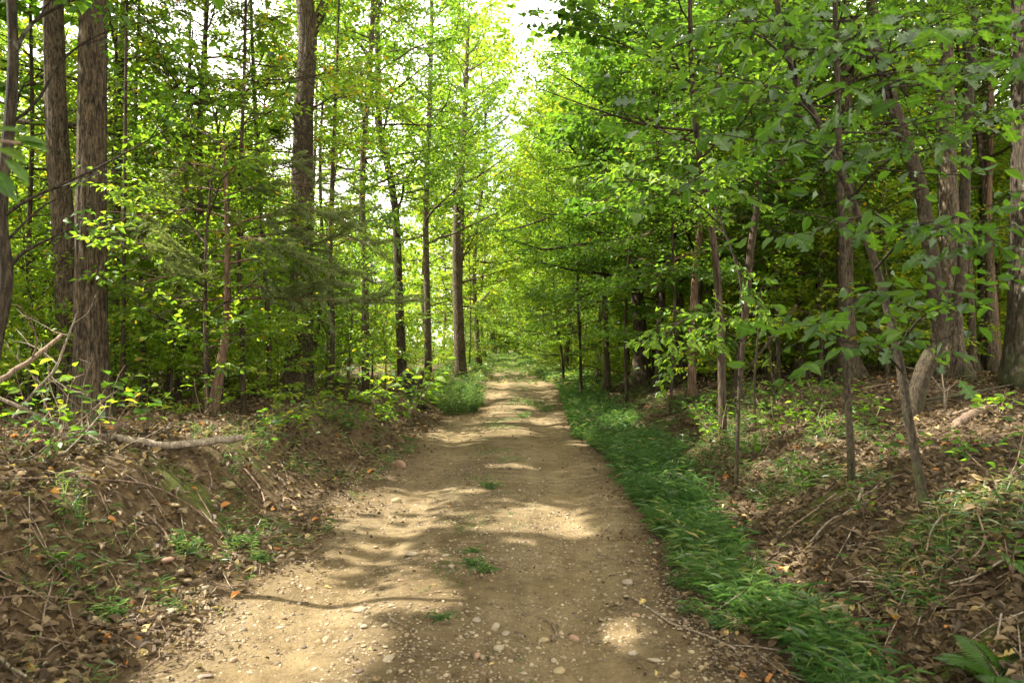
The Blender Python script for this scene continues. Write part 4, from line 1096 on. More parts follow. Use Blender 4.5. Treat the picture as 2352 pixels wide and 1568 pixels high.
scatter("pole", 105, ["dark", "grey", "thin dark"], "pole tree", "tree", (11, 48), 3.8, 2.8, .84, 1.0,
        lambda x, y: (y > 13.5 or x < 0) and not (x > 0 and y < 17 and x < 3.4) and not (x < 0 and shades_patch(x, y, 11, 2.0)), (.8, 1.15))
for x, y, sc_, i_, lab in [(1.7, 64, 1.3, 1, "pale green tree on the right closing the foot of the sky gap"), (3.2, 47, 1.0, 1, "yellow green tree right of the sky gap over the far track"),
                      (4.4, 39, 1.0, 1, "yellow green tree behind the slender stem on the right verge"), (2.4, 76, 1.3, 1, "pale tree behind the foot of the sky gap"), (-2.5, 67, 1.2, 1, "slim pale tree left of the foot of the sky gap"), (-4.2, 37, .95, 1, "bright tree just behind the brown pine trunk")]:
    place("canopy", i_, x, y, lab, "tree", None, sc_)
for x, y, sc_, i_, lab in [(-2.0, 45, 1.35, 1, "tall thin crowned yellowing tree left of the sky gap"), (-5.2, 55, 1.0, 1, "pale tree standing in the sunny gap left of the far track"), (-7.5, 68, 1.05, 1, "second pale tree farther back in the sunny gap left of the far track"), (-4.6, 86, 1.0, 1, "pale tree left of the far end of the track")]:
    place("canopy", i_, x, y, lab, "tree", None, sc_)
scatter("canopy", 74, ["grey barked", "brown barked", "dark barked"], "tall tree", "tree", (26, 90), 6.0, 6.0, .56, 2.4,
        lambda x, y: not (x < 0 and y < 58) and not (-17 < x < -1 and 44 < y < 110) and not (x < 0 and y < 40 and shades_patch(x, y, 16, 3.2)), (.8, 1.1))
scatter("sapling", 300, ["green", "bright green", "yellow green"], "leafy sapling", "tree", (10, 52), 3.6, 3.4, .44, .85,
        lambda x, y: (x < 0 or (y > 13 and x > 4)) and not (x < 0 and y < 14) and not (x < 0 and rng.random() < .45) and not (x < 0 and y > 31) and not (x < 0 and shades_patch(x, y, 5, 1.3)), (.7, 1.25))
scatter("shrub", 165, ["bushy green", "low yellow green", "tall green", "small green"], "leafy shrub", "shrub", (8.5, 46), 3.2, 3.4, .3, .7,
        lambda x, y: (x < 0 or y > 14) and not (y < 20 and -3.6 < x < 0), (.75, 1.35))
# trees close to the far track and those that close the view at its end
k = 0
for y in np.arange(37, 86, 5.2):
    for sgn in (-1, 1):
        if sgn < 0 and y > 40: continue
        x = (left_edge(np.array([y]))[0] - rng.uniform(1.3, 2.6)) if sgn < 0 else (right_edge(np.array([y]))[0] + rng.uniform(1.2, 2.4))
        place("canopy", k, x, y, f"{['grey barked', 'brown barked', 'dark barked'][k % 3]} tree leaning over the {side_word(sgn)} verge {depth_word(y)} near the end of the track", "tree", f"trees along the far {side_word(sgn)} verge", rng.uniform(.75, 1.0))
        k += 1
        place("sapling", k, x + sgn * rng.uniform(-.6, 1.5), y + 2.3, f"bright sapling on the far {side_word(sgn)} verge, {['first', 'second', 'third', 'fourth', 'fifth', 'sixth', 'seventh', 'eighth', 'ninth', 'tenth'][min(9, int((y - 37) / 5.2 + .5))]} one along it", "tree", f"saplings along the far {side_word(sgn)} verge", rng.uniform(.8, 1.2))
for q, (x, y) in enumerate([(-2.4, 108), (.4, 106), (-1.2, 112), (2.6, 104), (5, 96), (-7, 112), (-4.2, 115), (1.8, 112), (6.6, 104), (-.8, 119), (4, 118), (-6, 122)]):
    w_ = "left" if x < -2 else ("right" if x > 2.5 else "middle")
    place("canopy", 1, x, y, f"sunlit tree closing the {w_} of the far end of the track", "tree", f"trees closing the {w_} of the far end", rng.uniform(1.05, 1.4))
for q in range(44):
    x = rng.normal(-.8, 2.8); y = rng.uniform(97, 108)
    w_ = "left" if x < -2 else ("right" if x > 2 else "middle")
    place("sapling" if q % 2 else "shrub", q, x, y, f"sunlit {'sapling' if q % 2 else 'shrub'} filling the {w_} of the far end of the track", "shrub", f"bushes filling the {w_} of the far end", rng.uniform(1.1, 1.9))
for q in range(34):
    y = 22 + q * 1.9
    for sgn in (-1, 1):
        if sgn < 0 and y < 36: continue
        x = (left_edge(np.array([y]))[0] - rng.uniform(1.3, 2.6)) if sgn < 0 else (right_edge(np.array([y]))[0] + rng.uniform(1.0, 2.0))
        place("shrub", q + (sgn > 0), x, y, f"{['bushy green', 'low yellow green', 'tall green', 'small green'][(q + (sgn > 0)) % 4]} shrub crowding the {side_word(sgn)} verge of the track, {depth_word(y)}", "shrub", f"shrubs along the far {side_word(sgn)} verge", rng.uniform(.6, 1.1))

for q, (px, d_) in enumerate([(285, 10.5), (395, 10.2), (590, 14.5), (640, 12), (800, 14.5), (70, 9.5), (360, 16)]):
    x = (px - 1176) / 1699 * d_
    place("shrub", [2, 0, 2, 1][q % 4], x, d_, f"{['tall leafy', 'rounded', 'dense leafy', 'low bright'][q % 4]} bush {'near' if d_ < 12.2 else 'farther'} in the left wood by {where(x, d_)}", "shrub", "bushes in the left wood", rng.uniform(.8, 1.15))

# distant woods as one mass
g = Geo()
n = 120000
ang = rng.uniform(-.85, .85, n); dist = 58 + 62 * rng.random(n) ** 1.4
Xd, Yd = np.sin(ang) * dist, np.cos(ang) * dist
zz = rng.random(n) ** 1.25 * (np.where(Xd < -6, 8, 11) + np.where(Xd < -6, 6, 10) * vnoise(Xd * .09, Yd * .09, 401))
ok = (np.abs(Xd - np.interp(Yd, [0, 90, 200], [0, -.6, -1])) > 3.6) | (Yd > 118)
clump = vnoise(Xd * .35 + zz * .2, Yd * .35 + zz * .45, 402)
ok &= clump > .33
ok &= ~((Xd > -9) & (Xd < -1) & (Yd < 106))
Xd, Yd, zz = Xd[ok], Yd[ok], zz[ok]
P = np.stack([Xd, Yd, height(Xd, Yd) + zz], -1)
n = len(P)
add_leaves(g, P, rng.normal(0, 1, (n, 3)), np.array([0, 0, 1.]) + rng.normal(0, .7, (n, 3)), rng.uniform(.45, .95, n), rng.uniform(.28, .6, n), np.clip(.60 + .13 * rng.normal(0, 1, n), .05, .86), T_DIAMOND)
tag(g.build("distant_woods", M["leaf"], smooth=False), "pale green mass of woods far behind the trunks", kind="stuff")

# ------------------------------------------------------------------ near shrubs, seedlings, stump, logs
def seedling(name, label, px, py, hgt, kind, nleaf, size, spread=.25, group=None, d=None, nst=4, cat="plant"):
    b = hit(px, py) if d is None else wp(px, py, d)
    b[2] = h1(b[0], b[1])
    root = empty(name, b, label, cat, group)
    per = max(2, nleaf // nst)
    for s in range(nst):
        a = rng.uniform(0, 6.28)
        pts = grow(b + [0, 0, -.02], [math.cos(a) * spread * 1.6, math.sin(a) * spread * 1.6, 1], hgt * rng.uniform(.6, 1.1), 6, -.35, .12)
        g = Geo(); g.tube(pts, np.linspace(.006, .002, 7), 5, False); g.build("stem", M["brown_wood"], root, origin=b)
        for q in range(per):
            f = rng.uniform(.3, 1)
            p0, t = at_frac(pts, min(f, .999))
            az = q * 2.4 + rng.normal(0, .4)
            dv = np.array([math.cos(az), math.sin(az), rng.normal(-.05, .25)]) + t * .4
            leaf_object(LEAFMESH[kind][int(rng.integers(len(LEAFMESH[kind])))], p0 + dv / np.linalg.norm(dv) * rng.uniform(.02, .16) * (hgt / .6), dv, np.array([0, 0, 1.]) + rng.normal(0, .4, 3), size * rng.uniform(.6, 1.2), root, b)
    return root

seedling("leafy_shrub", "leafy shrub of green and golden leaves among the dead branches at the left edge", 130, 1035, .9, "gold", 80, .078, .45, nst=9, d=5.2, cat="shrub")
seedling("leafy_shrub", "dark green broad leaved shrub in front of the thick left oak", 235, 1050, .7, "green", 50, .115, .4, nst=6, d=5.6, cat="shrub")
seedling("leafy_shrub", "green shrub low in the left corner behind the fallen branches", 30, 1050, .7, "green", 60, .10, .5, nst=7, d=4.8, cat="shrub")
seedling("seedling", "bright pale green seedling at the foot of the cedar", 462, 1000, .55, "oval", 22, .12, .3, nst=3, d=8.0)
seedling("leafy_shrub", "yellow green big leaved shrub glowing in the sun beside the burnt stump", 930, 900, 1.5, "oval", 150, .19, .42, nst=10, d=13.5, cat="shrub")
seedling("leafy_shrub", "yellowish shrub left of the glowing one near the burnt stump", 850, 910, 1.3, "gold", 110, .13, .5, nst=9, d=13.0, cat="shrub")
SEED = [(1610, 960, .5, "green", "broad leaved seedling at the top of the grass strip on the right bank"), (1680, 930, .55, "green", "tall seedling beside the thin pale pole on the right bank"), (1760, 965, .5, "green", "dark seedling between the two bare pale poles"),
        (1840, 980, .45, "oval", "pale green seedling in the sun left of the pale young trunk"), (1900, 1010, .4, "green", "low seedling at the foot of the pale young trunk"), (2010, 960, .4, "oval", "small yellow green seedling behind the pale young trunk"),
        (2060, 1060, .4, "green", "seedling between the two young trunks on the right bank"), (2290, 960, .35, "oval", "small pale seedling in the sunny litter at the right edge"), (1560, 930, .5, "green", "seedling at the shady foot of the right wood above the grass"),
        (1830, 1130, .35, "maple", "little maple seedling on the face of the right bank"), (2300, 1120, .45, "green", "dark seedling near the right edge on the bank"), (1470, 900, .6, "green", "dark green seedling below the straight dark trunk"),
        (660, 990, .35, "gold", "golden tinged seedling on the left bank right of the log"), (760, 975, .35, "gold", "small yellow and green seedling on the sunny left bank crest"), (590, 1040, .3, "green", "low green seedling hanging over the left bank"), (870, 960, .35, "gold", "yellowish seedling on the left bank near the stump"),
        (150, 1320, .2, "green", "tiny broad leaved seedling low on the left bank"), (330, 990, .5, "gold", "seedling with golden leaves right of the thick left oak"), (1730, 1050, .35, "maple", "maple seedling above the sunlit grass of the right bank"), (2180, 1060, .35, "green", "seedling right of the crooked oak sapling base"),
        (700, 1030, .3, "green", "green seedling half way up the left bank"), (1990, 1180, .25, "green", "tiny seedling in the moss of the right bank"), (2330, 1330, .3, "green", "green seedling cut by the right edge low on the bank")]
for q in range(26):
    px = rng.uniform(1540, 2030); py = rng.uniform(890, 1015)
    b_ = hit(px, py)
    SEED.append((px, py, rng.uniform(.25, .55), ["green", "maple", "oval"][q % 3], f"{['broad leaved', 'lobed', 'pale'][q % 3]} seedling on the upper right bank before {where(b_[0], b_[1])}", "seedlings on the upper right bank"))
for q in range(12):
    px = rng.uniform(560, 900); py = 1010 - (px - 560) * .12 + rng.uniform(-25, 25)
    b_ = hit(px, py)
    SEED.append((px, py, rng.uniform(.25, .5), ["gold", "oval", "green"][q % 3], f"{['yellowing', 'pale green', 'green'][q % 3]} seedling on the left bank crest before {where(b_[0], b_[1])}", "seedlings on the crest of the left bank"))
for px, py, h_, kd, lab, *gp in SEED:
    seedling("seedling", lab, px, py, h_, kd, 34, .085 if h_ > .3 else .06, .3, nst=4, group=gp[0] if gp else None)

# leaves of a branch very near the lens at the left edge
g_root = wp(-160, 420, 1.7)
root = empty("overhanging_branch", g_root, "blurred near branch with broad green leaves poking in at the left edge", "branch")
g = Geo(); pts = smooth_path([wp(-260, 300, 1.8), wp(-120, 300, 1.7), wp(-20, 320, 1.65), wp(50, 330, 1.6)], 8); g.tube(pts, np.linspace(.008, .003, 8), 6, False); g.build("stem", M["brown_wood"], root, origin=g_root)
for (px, py, ax, az) in [(30, 318, 1, .05), (-5, 340, 1, -.3), (10, 365, .8, -.7), (-10, 390, .7, -.9), (-30, 420, 1, -.4), (45, 325, 1, -.15), (-20, 300, .9, .3)]:
    leaf_object(LEAFMESH["green"][0], wp(px, py, 1.62), np.array([ax, rng.normal(0, .3), az]), np.array([.2, -.5, 1]), .07, root, g_root)

# burnt stump
b0 = hit(950, 925); d = b0[1]
root = empty("burnt_stump", b0, "charred black stump leaning left at the top of the left bank", "stump")
g = Geo()
def jag(i, a, pts): return 1 + .35 * (vnoise(np.cos(a) * 2 + i * .35, np.sin(a) * 2 + i * .2, 9) - .5)
g.tube(smooth_path([b0 + [.05, 0, -.15], wp(948, 905, d), wp(938, 880, d), wp(928, 850, d), wp(922, 828, d)], 20), np.linspace(.24, .07, 20) * np.where(np.arange(20) > 15, np.linspace(1, .5, 20), 1), 16, True, rough=jag)
g.build("trunk", M["burnt"], root, origin=b0)
g = Geo(); g.tube(smooth_path([b0 + [.1, 0, .0], wp(958, 895, d), wp(968, 868, d), wp(972, 850, d)], 10), np.linspace(.12, .03, 10), 10, True, rough=jag); g.build("stub", M["burnt"], root, origin=b0)
for sx in (-1, 1):
    g = Geo(); g.tube(smooth_path([b0 + [0, -.05, .06], b0 + [.2 * sx, -.15, 0], b0 + [.42 * sx, -.22, -.12]], 8), np.linspace(.09, .02, 8), 8, True); g.build("root", M["burnt"], root, origin=b0)

def stick(name, label, px_pts, r0, r1, mat, lift=.02, group=None, cat="stick", n=16, sides=7, forks=(), d=None, raw=False):
    P = []
    for i, q in enumerate(px_pts):
        if len(q) == 3:
            a = wp(*q)
            if r0 > .03: a[2] = max(a[2], h1(a[0], a[1]) + .4 * r0)
            P.append(a)
        else:
            a = hit(*q); a[2] += lift + r0; P.append(a)
    P = np.array(P)
    root = None
    g = Geo()
    pts = smooth_path(P, n)
    pts[1:-1] += rng.normal(0, r0 * .12, (n - 2, 3))
    g.tube(pts, np.linspace(r0, r1, n), sides, True)
    if not forks:
        o = g.build(name, M[mat], origin=P[0]); o.location = P[0]
        return tag(o, label, cat, group)
    root = empty(name, P[0], label, cat, group)
    g.build("stem", M[mat], root, origin=P[0])
    for f, dv, L, rr in forks:
        p0, t = at_frac(pts, f)
        g = Geo(); fp = grow(p0, np.asarray(dv, float), L, 6, 0, .16); g.tube(fp, np.linspace(rr, rr * .3, 7), 5, False)
        for q in range(3):
            p1, t1 = at_frac(fp, .4 + .25 * q)
            g.tube(grow(p1, t1 + rng.normal(0, .6, 3), L * .3, 3, 0, .2), np.linspace(rr * .5, rr * .2, 4), 4, False)
        g.build("branch", M[mat], root, origin=P[0])
    return root

stick("fallen_branch", "thick pale fallen branch lying along the mossy crest of the left bank", [(120, 1075, 5.6), (250, 1042, 5.75), (380, 1022, 5.9), (470, 1015, 6.0), (558, 1004, 6.1)], .034, .030, "dead_wood", sides=12, n=24,
      forks=[(.25, (-.3, -.4, -.5), .5, .012), (.3, (.2, -.2, -.6), .45, .01), (.1, (-.4, .2, .5), .6, .012)])
stick("fallen_branch", "long thin dead branch rising from the left edge over the brush", [(-30, 900, 5.4), (90, 955, 5.5), (200, 1000, 5.6), (290, 1050, 5.5), (340, 1150, 5.1), (357, 1203, 4.9)], .016, .008, "dead_wood", n=26,
      forks=[(.2, (.2, -.2, .6), .5, .007), (.35, (-.2, .2, .7), .6, .008), (.5, (.6, -.3, .3), .4, .006)])
stick("dead_branch", "bleached forked dead branch standing up in front of the left oaks", [(30, 960, 5.6), (75, 905, 5.6), (125, 850, 5.6), (150, 790, 5.6), (178, 715, 5.6)], .014, .006, "dead_wood", n=20,
      forks=[(.35, (-.9, 0, .6), .4, .006), (.45, (.5, -.2, -.7), .35, .006), (.55, (-.8, .1, .9), .45, .007), (.8, (-.9, 0, .4), .4, .006), (.9, (.8, 0, .5), .3, .005), (.3, (.9, -.3, .3), .35, .005)])
stick("fallen_branch", "brown broken branch slanting down from the left edge", [(-40, 905, 5.0), (20, 860, 5.2), (80, 820, 5.4), (140, 770, 5.6)], .022, .014, "brown_wood", n=14, forks=[(.6, (.3, 0, .9), .5, .008)])
stick("fallen_branch", "grey branch lying low across the left corner of the brush", [(-30, 1075), (80, 1066), (150, 1052), (230, 1030)], .016, .008, "dead_wood", forks=[(.5, (.2, .4, .5), .5, .007), (.75, (.5, -.3, .5), .4, .006)])
stick("fallen_branch", "white brush branch behind the thick fallen branch", [(-20, 1010, 5.8), (90, 1000, 5.8), (170, 1020, 5.9), (240, 1060, 6.0)], .012, .006, "dead_wood", forks=[(.3, (.3, -.3, .6), .45, .006), (.6, (.5, 0, .5), .45, .006), (.8, (.3, -.4, .3), .4, .006)])
stick("fallen_stick", "long thin brown stick running down the left bank", [(-20, 1122), (150, 1120), (330, 1130), (430, 1175), (512, 1240)], .007, .004, "brown_wood", .05, n=24)
stick("fallen_stick", "slim stick below the long one at the left edge", [(0, 1385), (60, 1380), (165, 1385)], .006, .004, "brown_wood", .02)
stick("fallen_stick", "short stout stick in the left corner at the bottom", [(-20, 1510), (20, 1545), (60, 1568)], .009, .006, "dead_wood")
stick("fallen_stick", "short brown stick lying under the sunlit stones", [(318, 1436), (345, 1425), (366, 1412)], .012, .009, "brown_wood", .005, n=8)
stick("fallen_stick", "forked pale twig lying on the right side of the track", [(1452, 1377), (1500, 1408), (1545, 1438), (1605, 1458), (1690, 1495)], .007, .004, "dead_wood", .008, n=20, forks=[(.42, (1, .12, .02), .5, .003), (.98, (.2, -1, -.02), .25, .003)])
stick("fallen_stick", "flat grey piece of wood at the right edge of the track", [(1648, 1388), (1700, 1398), (1728, 1404)], .016, .012, "brown_wood", .0, n=8)
stick("fallen_stick", "pale crooked root like stick standing out in the middle foreground", [(1268, 1478), (1278, 1462), (1268, 1440)], .011, .007, "brown_wood", .01, n=8)
stick("fallen_branch", "pale forked branch sliding down the face of the right bank", [(1985, 1125), (1960, 1180), (1905, 1210), (1862, 1258)], .012, .008, "dead_wood", .03, n=16, forks=[(.3, (.5, -.1, .3), .3, .005)])
stick("fallen_stick", "dark straight stick leaning on the moss of the right bank", [(1920, 1145), (1870, 1185), (1812, 1225)], .010, .006, "brown_wood", .03)
stick("fallen_stick", "bent stick lying below the crooked oak sapling", [(2165, 1200), (2140, 1235), (2128, 1285)], .007, .004, "dead_wood", .04)
stick("fallen_stick", "curved thin stick arching on the right bank", [(2245, 1200), (2262, 1260), (2240, 1300), (2190, 1330)], .006, .003, "brown_wood", .05)
stick("fallen_stick", "long grey stick pointing down left at the right edge", [(2370, 1270), (2300, 1305), (2240, 1340), (2165, 1360)], .008, .004, "dead_wood", .03)
stick("fallen_stick", "thin dark stick lying level in the right bank litter", [(1990, 1325), (2050, 1340), (2095, 1346)], .005, .004, "dead_wood", .02)
stick("fallen_stick", "short grey stick half buried in the ditch litter", [(1955, 1345), (2010, 1348), (2062, 1360)], .006, .003, "dead_wood", .02)
stick("fallen_log", "rotten grey log end beside the roots of the massive oak", [(2190, 985), (2225, 960), (2270, 945)], .04, .045, "brown_wood", -.02, sides=12)
stick("fallen_branch", "dark fallen branch crossing the litter below the massive oak", [(2120, 935), (2220, 918), (2310, 900), (2400, 885)], .018, .012, "bark_dark", .06, n=20, forks=[(.3, (.2, -.5, .2), .6, .007), (.7, (.4, .4, .2), .6, .007)])
stick("fallen_branch", "long low branch on the floor of the right wood behind the forked tree", [(1980, 905), (2050, 893), (2130, 902), (2250, 925)], .016, .010, "brown_wood", .06, n=20, forks=[(.5, (.3, -.4, .3), .6, .006)])
stick("fallen_branch", "pale dead branch lying in the sunny litter at right", [(2190, 960), (2240, 945), (2290, 940)], .011, .007, "dead_wood", .03)
stick("leaning_branch", "dark branch propped diagonally in the middle of the right wood", [(1720, 842, 12), (1770, 780, 12), (1830, 700, 12)], .03, .02, "bark_dark", n=14)
stick("fallen_stick", "brown stick resting on the left bank under the stump", [(930, 990), (965, 985), (990, 980)], .012, .008, "brown_wood", .02)
stick("fallen_branch", "grey branch slanting behind the pale poles on the right bank", [(1560, 935), (1640, 895), (1720, 880), (1790, 870)], .014, .008, "brown_wood", .08, n=16)

for lab, pl in [("exposed root hanging from the eroded left bank under the thick fallen branch", [(470, 1060), (485, 1110), (470, 1160), (500, 1200)]), ("thin exposed root in the face of the left bank near its middle", [(640, 1060), (660, 1100), (655, 1140), (690, 1165)]),
                ("forked exposed root in the shaded face of the left bank", [(560, 1080), (600, 1130), (610, 1190)]), ("exposed root low on the left bank beside the sunny soil", [(330, 1180), (380, 1230), (400, 1290)]), ("exposed root at the far part of the left bank", [(800, 1000), (820, 1040), (850, 1070)])]:
    stick("exposed_root", lab, pl, .011, .004, "brown_wood", .004, cat="root", n=14)

GM = [(2290, 1560, "the fern"), (2130, 1170, "the crooked oak sapling"), (1955, 1110, "the pale young trunk"), (1900, 1210, "the pale forked branch"), (2230, 1330, "the long grey stick"), (2040, 1335, "the level dark stick"), (2245, 1230, "the curved arching stick"),
      (1620, 1450, "the forked pale twig"), (1690, 1396, "the flat grey wood"), (430, 1390, "the sunlit stone pile"), (335, 1150, "the hanging dead branch"), (420, 1040, "the thick fallen branch"), (25, 1540, "the bottom left stick"), (80, 1382, "the slim stick"), (165, 1200, "the tall grass stalk"),
      (1250, 1195, "the sun patch in mid track"), (640, 1480, "the big sunny patch"), (1270, 1460, "the crooked root like stick"), (915, 1070, "the upright brown rock"), (500, 1265, "the wispy grass tufts"), (2180, 960, "the white dead sapling"), (1735, 990, "the bare pale poles"),
      (1800, 1500, "the sparse grass at lower right"), (2050, 1500, "the shaded ditch at lower right"), (1000, 1420, "the tiny weed"), (1100, 1305, "the faint grass sprigs"), (1430, 1300, "the right wheel rut"), (1130, 1122, "the small green tuft"), (820, 1160, "the upper left sun patch"), (250, 1290, "the soil of the left bank"), (1130, 1540, "the bottom edge of the track"), (1450, 1540, "the lower right of the track")]
def by_mark(px, py):
    return min(GM, key=lambda m_: (m_[0] - px) ** 2 + 2.2 * (m_[1] - py) ** 2)[2]

# generic twigs (individually placed)
for q in range(150):
    if q < 90:
        px, py = rng.uniform(1720, 2352), rng.uniform(960, 1568); where = "right bank"
    else:
        px, py = rng.uniform(0, 760), rng.uniform(1080, 1500); where = "left bank"
    a = hit(px, py)
    sl_, sr_ = sides(a[0:1], a[1:2])
    if max(sl_[0], sr_[0]) < .1: continue
    ang = rng.uniform(0, 6.28); L = rng.uniform(.12, .5)
    P = [a + [math.cos(ang) * L * (f - .5), math.sin(ang) * L * (f - .5), 0] for f in (0, .33, .66, 1)]
    P = np.array(P); P[:, 2] = height(P[:, 0], P[:, 1]) + .014 + rng.uniform(0, .03, 4)
    pale = rng.random() < .45
    g = Geo(); g.tube(smooth_path(P, 8), np.linspace(rng.uniform(.003, .006), .002, 8), 5, False)
    o = g.build("fallen_twig", M["dead_wood" if pale else "brown_wood"], origin=P[0]); o.location = P[0]
    zone = ("lower " if py > 1280 else "upper ") + where
    tag(o, f"{'pale' if pale else 'brown'} {'long' if L > .32 else 'short'} twig near {by_mark(px, py)}, {where}", "twig", f"thin twigs on the {zone}")

# ------------------------------------------------------------------ stones
def stone_mesh(k):
    import bmesh
    bm = bmesh.new(); bmesh.ops.create_icosphere(bm, subdivisions=2, radius=.5)
    ax = rng.normal(0, 1, (9, 3)); ax = norm(ax); off = rng.uniform(.30, .46, 9)
    for v in bm.verts:
        p = np.array(v.co)
        for a, o_ in zip(ax, off):              # faceted by a few cutting planes, then worn
            e = p @ a - o_
            if e > 0: p = p - a * e * .85
        p = p * (1 + .12 * (vnoise(np.array([p[0] * 5 + k]), np.array([p[1] * 5 + p[2] * 3]), 200 + k)[0] - .5))
        v.co = (p[0] * 1.15, p[1] * .95, p[2] * .72)
    me = bpy.data.meshes.new("stone"); bm.to_mesh(me); bm.free()
    me.polygons.foreach_set("use_smooth", np.ones(len(me.polygons), bool))
    return me
STONES = {}
for c_ in ("cream", "yellow", "red", "grey", "dark"):
    STONES[c_] = []
    for k in range(4):
        me = stone_mesh(k + len(STONES) * 7); me.materials.append(M["st_" + c_]); STONES[c_].append(me)
CW = {"cream": "pale cream", "yellow": "yellowish", "red": "reddish brown", "grey": "grey", "dark": "dark brown"}

def stone(px, py, size_px, colour, label=None, flat=.75, group=None):
    a = hit(px, py)
    s = size_px / 1699 * a[1]
    a[2] = h1(a[0], a[1]) + .006 + s * flat * .16
    o = bpy.data.objects.new("stone", STONES[colour][int(rng.integers(4))]); COL.objects.link(o)
    o.location = a; o.scale = (s * rng.uniform(.9, 1.15), s * rng.uniform(.8, 1.1), s * flat); o.rotation_euler = (rng.normal(0, .15), rng.normal(0, .15), rng.uniform(0, 6.28))
    if label is None:
        row = "near the bottom of the picture" if py > 1440 else ("across the middle of the near track" if py > 1270 else "further up the track")
        band = "left side" if px < 900 else ("centre" if px < 1230 else "right side")
        sz = "larger" if size_px > 18 else "small"
        sh_ = "flat" if flat < .52 else ("rounded" if flat < .68 else "blocky")
        label = f"{sz} {sh_} {CW[colour]} stone near {by_mark(px, py)}, {band}"; group = "loose stones on the dirt track"
    return tag(o, label, "stone", group)

def c2(x, y): return ((800 + x * .3401) * .98, (1068 + y * .3401) * .98)
def c1(x, y): return ((x * .3401) * .98, (1068 + y * .3401) * .98)
NAMED = [(c2(405, 85), 28, "red", "upright brown rock at the left edge of the track", 1.25), (c2(380, 322), 20, "yellow", "blocky yellowish stone above the faint sun patch on the left half", .95), (c2(485, 692), 33, "cream", "flat elongated pale stone left of the track middle", .5),
         (c2(720, 702), 18, "cream", "round pale stone right of the flat elongated one", .8), (c2(235, 637), 16, "yellow", "flat oval yellowish stone up left of the flat elongated one", .5), (c2(1395, 1290), 22, "yellow", "light tan stone just below the crooked root like stick", .9),
         (c2(1600, 1272), 32, "red", "angular reddish stone right of the light tan one", .7), (c2(935, 1400), 20, "red", "upright reddish stone near the bottom middle", 1.1), (c2(1085, 1342), 23, "cream", "round cream stone between the two bottom middle reddish stones", .8),
         (c2(2300, 1535), 30, "yellow", "rounded tan stone at the bottom right of the track", .9), (c2(2160, 1420), 32, "cream", "flat pale stone beside the thin dark twig at lower right", .4), (c2(325, 1408), 30, "cream", "broad pale stone bedded in the track at bottom left of centre", .5),
         (c2(125, 1070), 28, "cream", "smooth oval cream stone between the lit patches on the left half", .6), (c2(300, 1185), 20, "cream", "pale stone on the edge of the big sunny patch", .7), (c2(1060, 1192), 26, "cream", "broad pale stone in the centre foreground", .55), (c2(1130, 1240), 26, "grey", "grey slab stone next to the broad pale one", .5),
         (c2(880, 1236), 24, "cream", "flat pale stone left of the grey slab", .5), (c2(930, 1145), 26, "grey", "grey bedded stone above the flat pale one", .5), (c2(120, 1497), 26, "dark", "dark flat stone at the bottom left of the track", .5), (c1(1420, 1535), 26, "dark", "dark purple stone at the bottom below the big sunny patch", .5),
         (c1(1395, 940), 30, "cream", "largest pale block on top of the sunlit stone pile", 1.0), (c1(1200, 935), 22, "cream", "white stone in the middle of the sunlit stone pile", .7), (c1(1130, 962), 18, "cream", "small white stone on the left of the sunlit stone pile", .8), (c1(1165, 1090), 26, "cream", "oval cream stone at the foot of the sunlit stone pile", .6),
         (c1(1210, 1058), 20, "grey", "grey stone just above the oval cream one in the pile", .7), (c1(1310, 950), 22, "cream", "long white stone left of the largest pale block", .5), (c1(1285, 880), 26, "yellow", "yellowish stone at the top of the sunlit pile", .7), (c1(640, 1140), 24, "yellow", "upper of two yellow stones on the left bank foot", .7),
         (c1(695, 1172), 24, "yellow", "lower of two yellow stones on the left bank foot", .7), (c1(820, 845), 16, "yellow", "small yellow stone in the soil of the left bank", .8), (c1(150, 1455), 24, "cream", "pale stone in the bottom left corner", .6), (c1(1490, 305), 20, "yellow", "tan stone stuck in the eroded left bank", .8),
         (c1(910, 1120), 20, "grey", "grey stone at the lower left of the sunlit pile", .7), (c1(1430, 1065), 22, "cream", "white stone at the lower right of the sunlit pile", .6), (c1(1570, 225), 30, "yellow", "pale lump of rock in the lit patch high on the left bank", .9), (c1(1200, 365), 26, "yellow", "tan slanting rock in the left bank litter", .6),
         (c1(1150, 740), 30, "red", "reddish stone above the sunlit pile on the bank", .7), (c1(1240, 820), 24, "yellow", "tan stone under the reddish one on the bank", .8)]
for (px, py), s, c_, lab, fl in NAMED:
    stone(px, py, s, c_, lab, fl)
k = 0
while k < 85:
    py = 1150 + 418 * rng.random() ** .7
    t = (py - 1150) / 418
    lo = 780 - 420 * t; hi = 1480 + 200 * t
    px = rng.uniform(lo, hi)
    if rng.random() < .35: px = rng.uniform(lo, lo + .45 * (hi - lo))
    sz = (6 + 7 * t) * rng.lognormal(0, .35)
    stone(px, py, sz, rng.choice(["cream", "yellow", "grey", "red", "dark"], p=[.42, .27, .15, .11, .05]), None, rng.uniform(.4, .8))
    k += 1
# stones weathering out of the left bank
for q in range(22):
    px = rng.uniform(330, 760); py = 1470 - (px - 330) * .75 + rng.normal(0, 40)
    if py > 1500: continue
    c_ = rng.choice(["cream", "yellow", "red"]); 
    stone(px, py, rng.uniform(9, 18), c_, f"{CW[c_]} stone weathering out of the left bank near {by_mark(px, py)}", .7, "stones at the foot of the left bank")

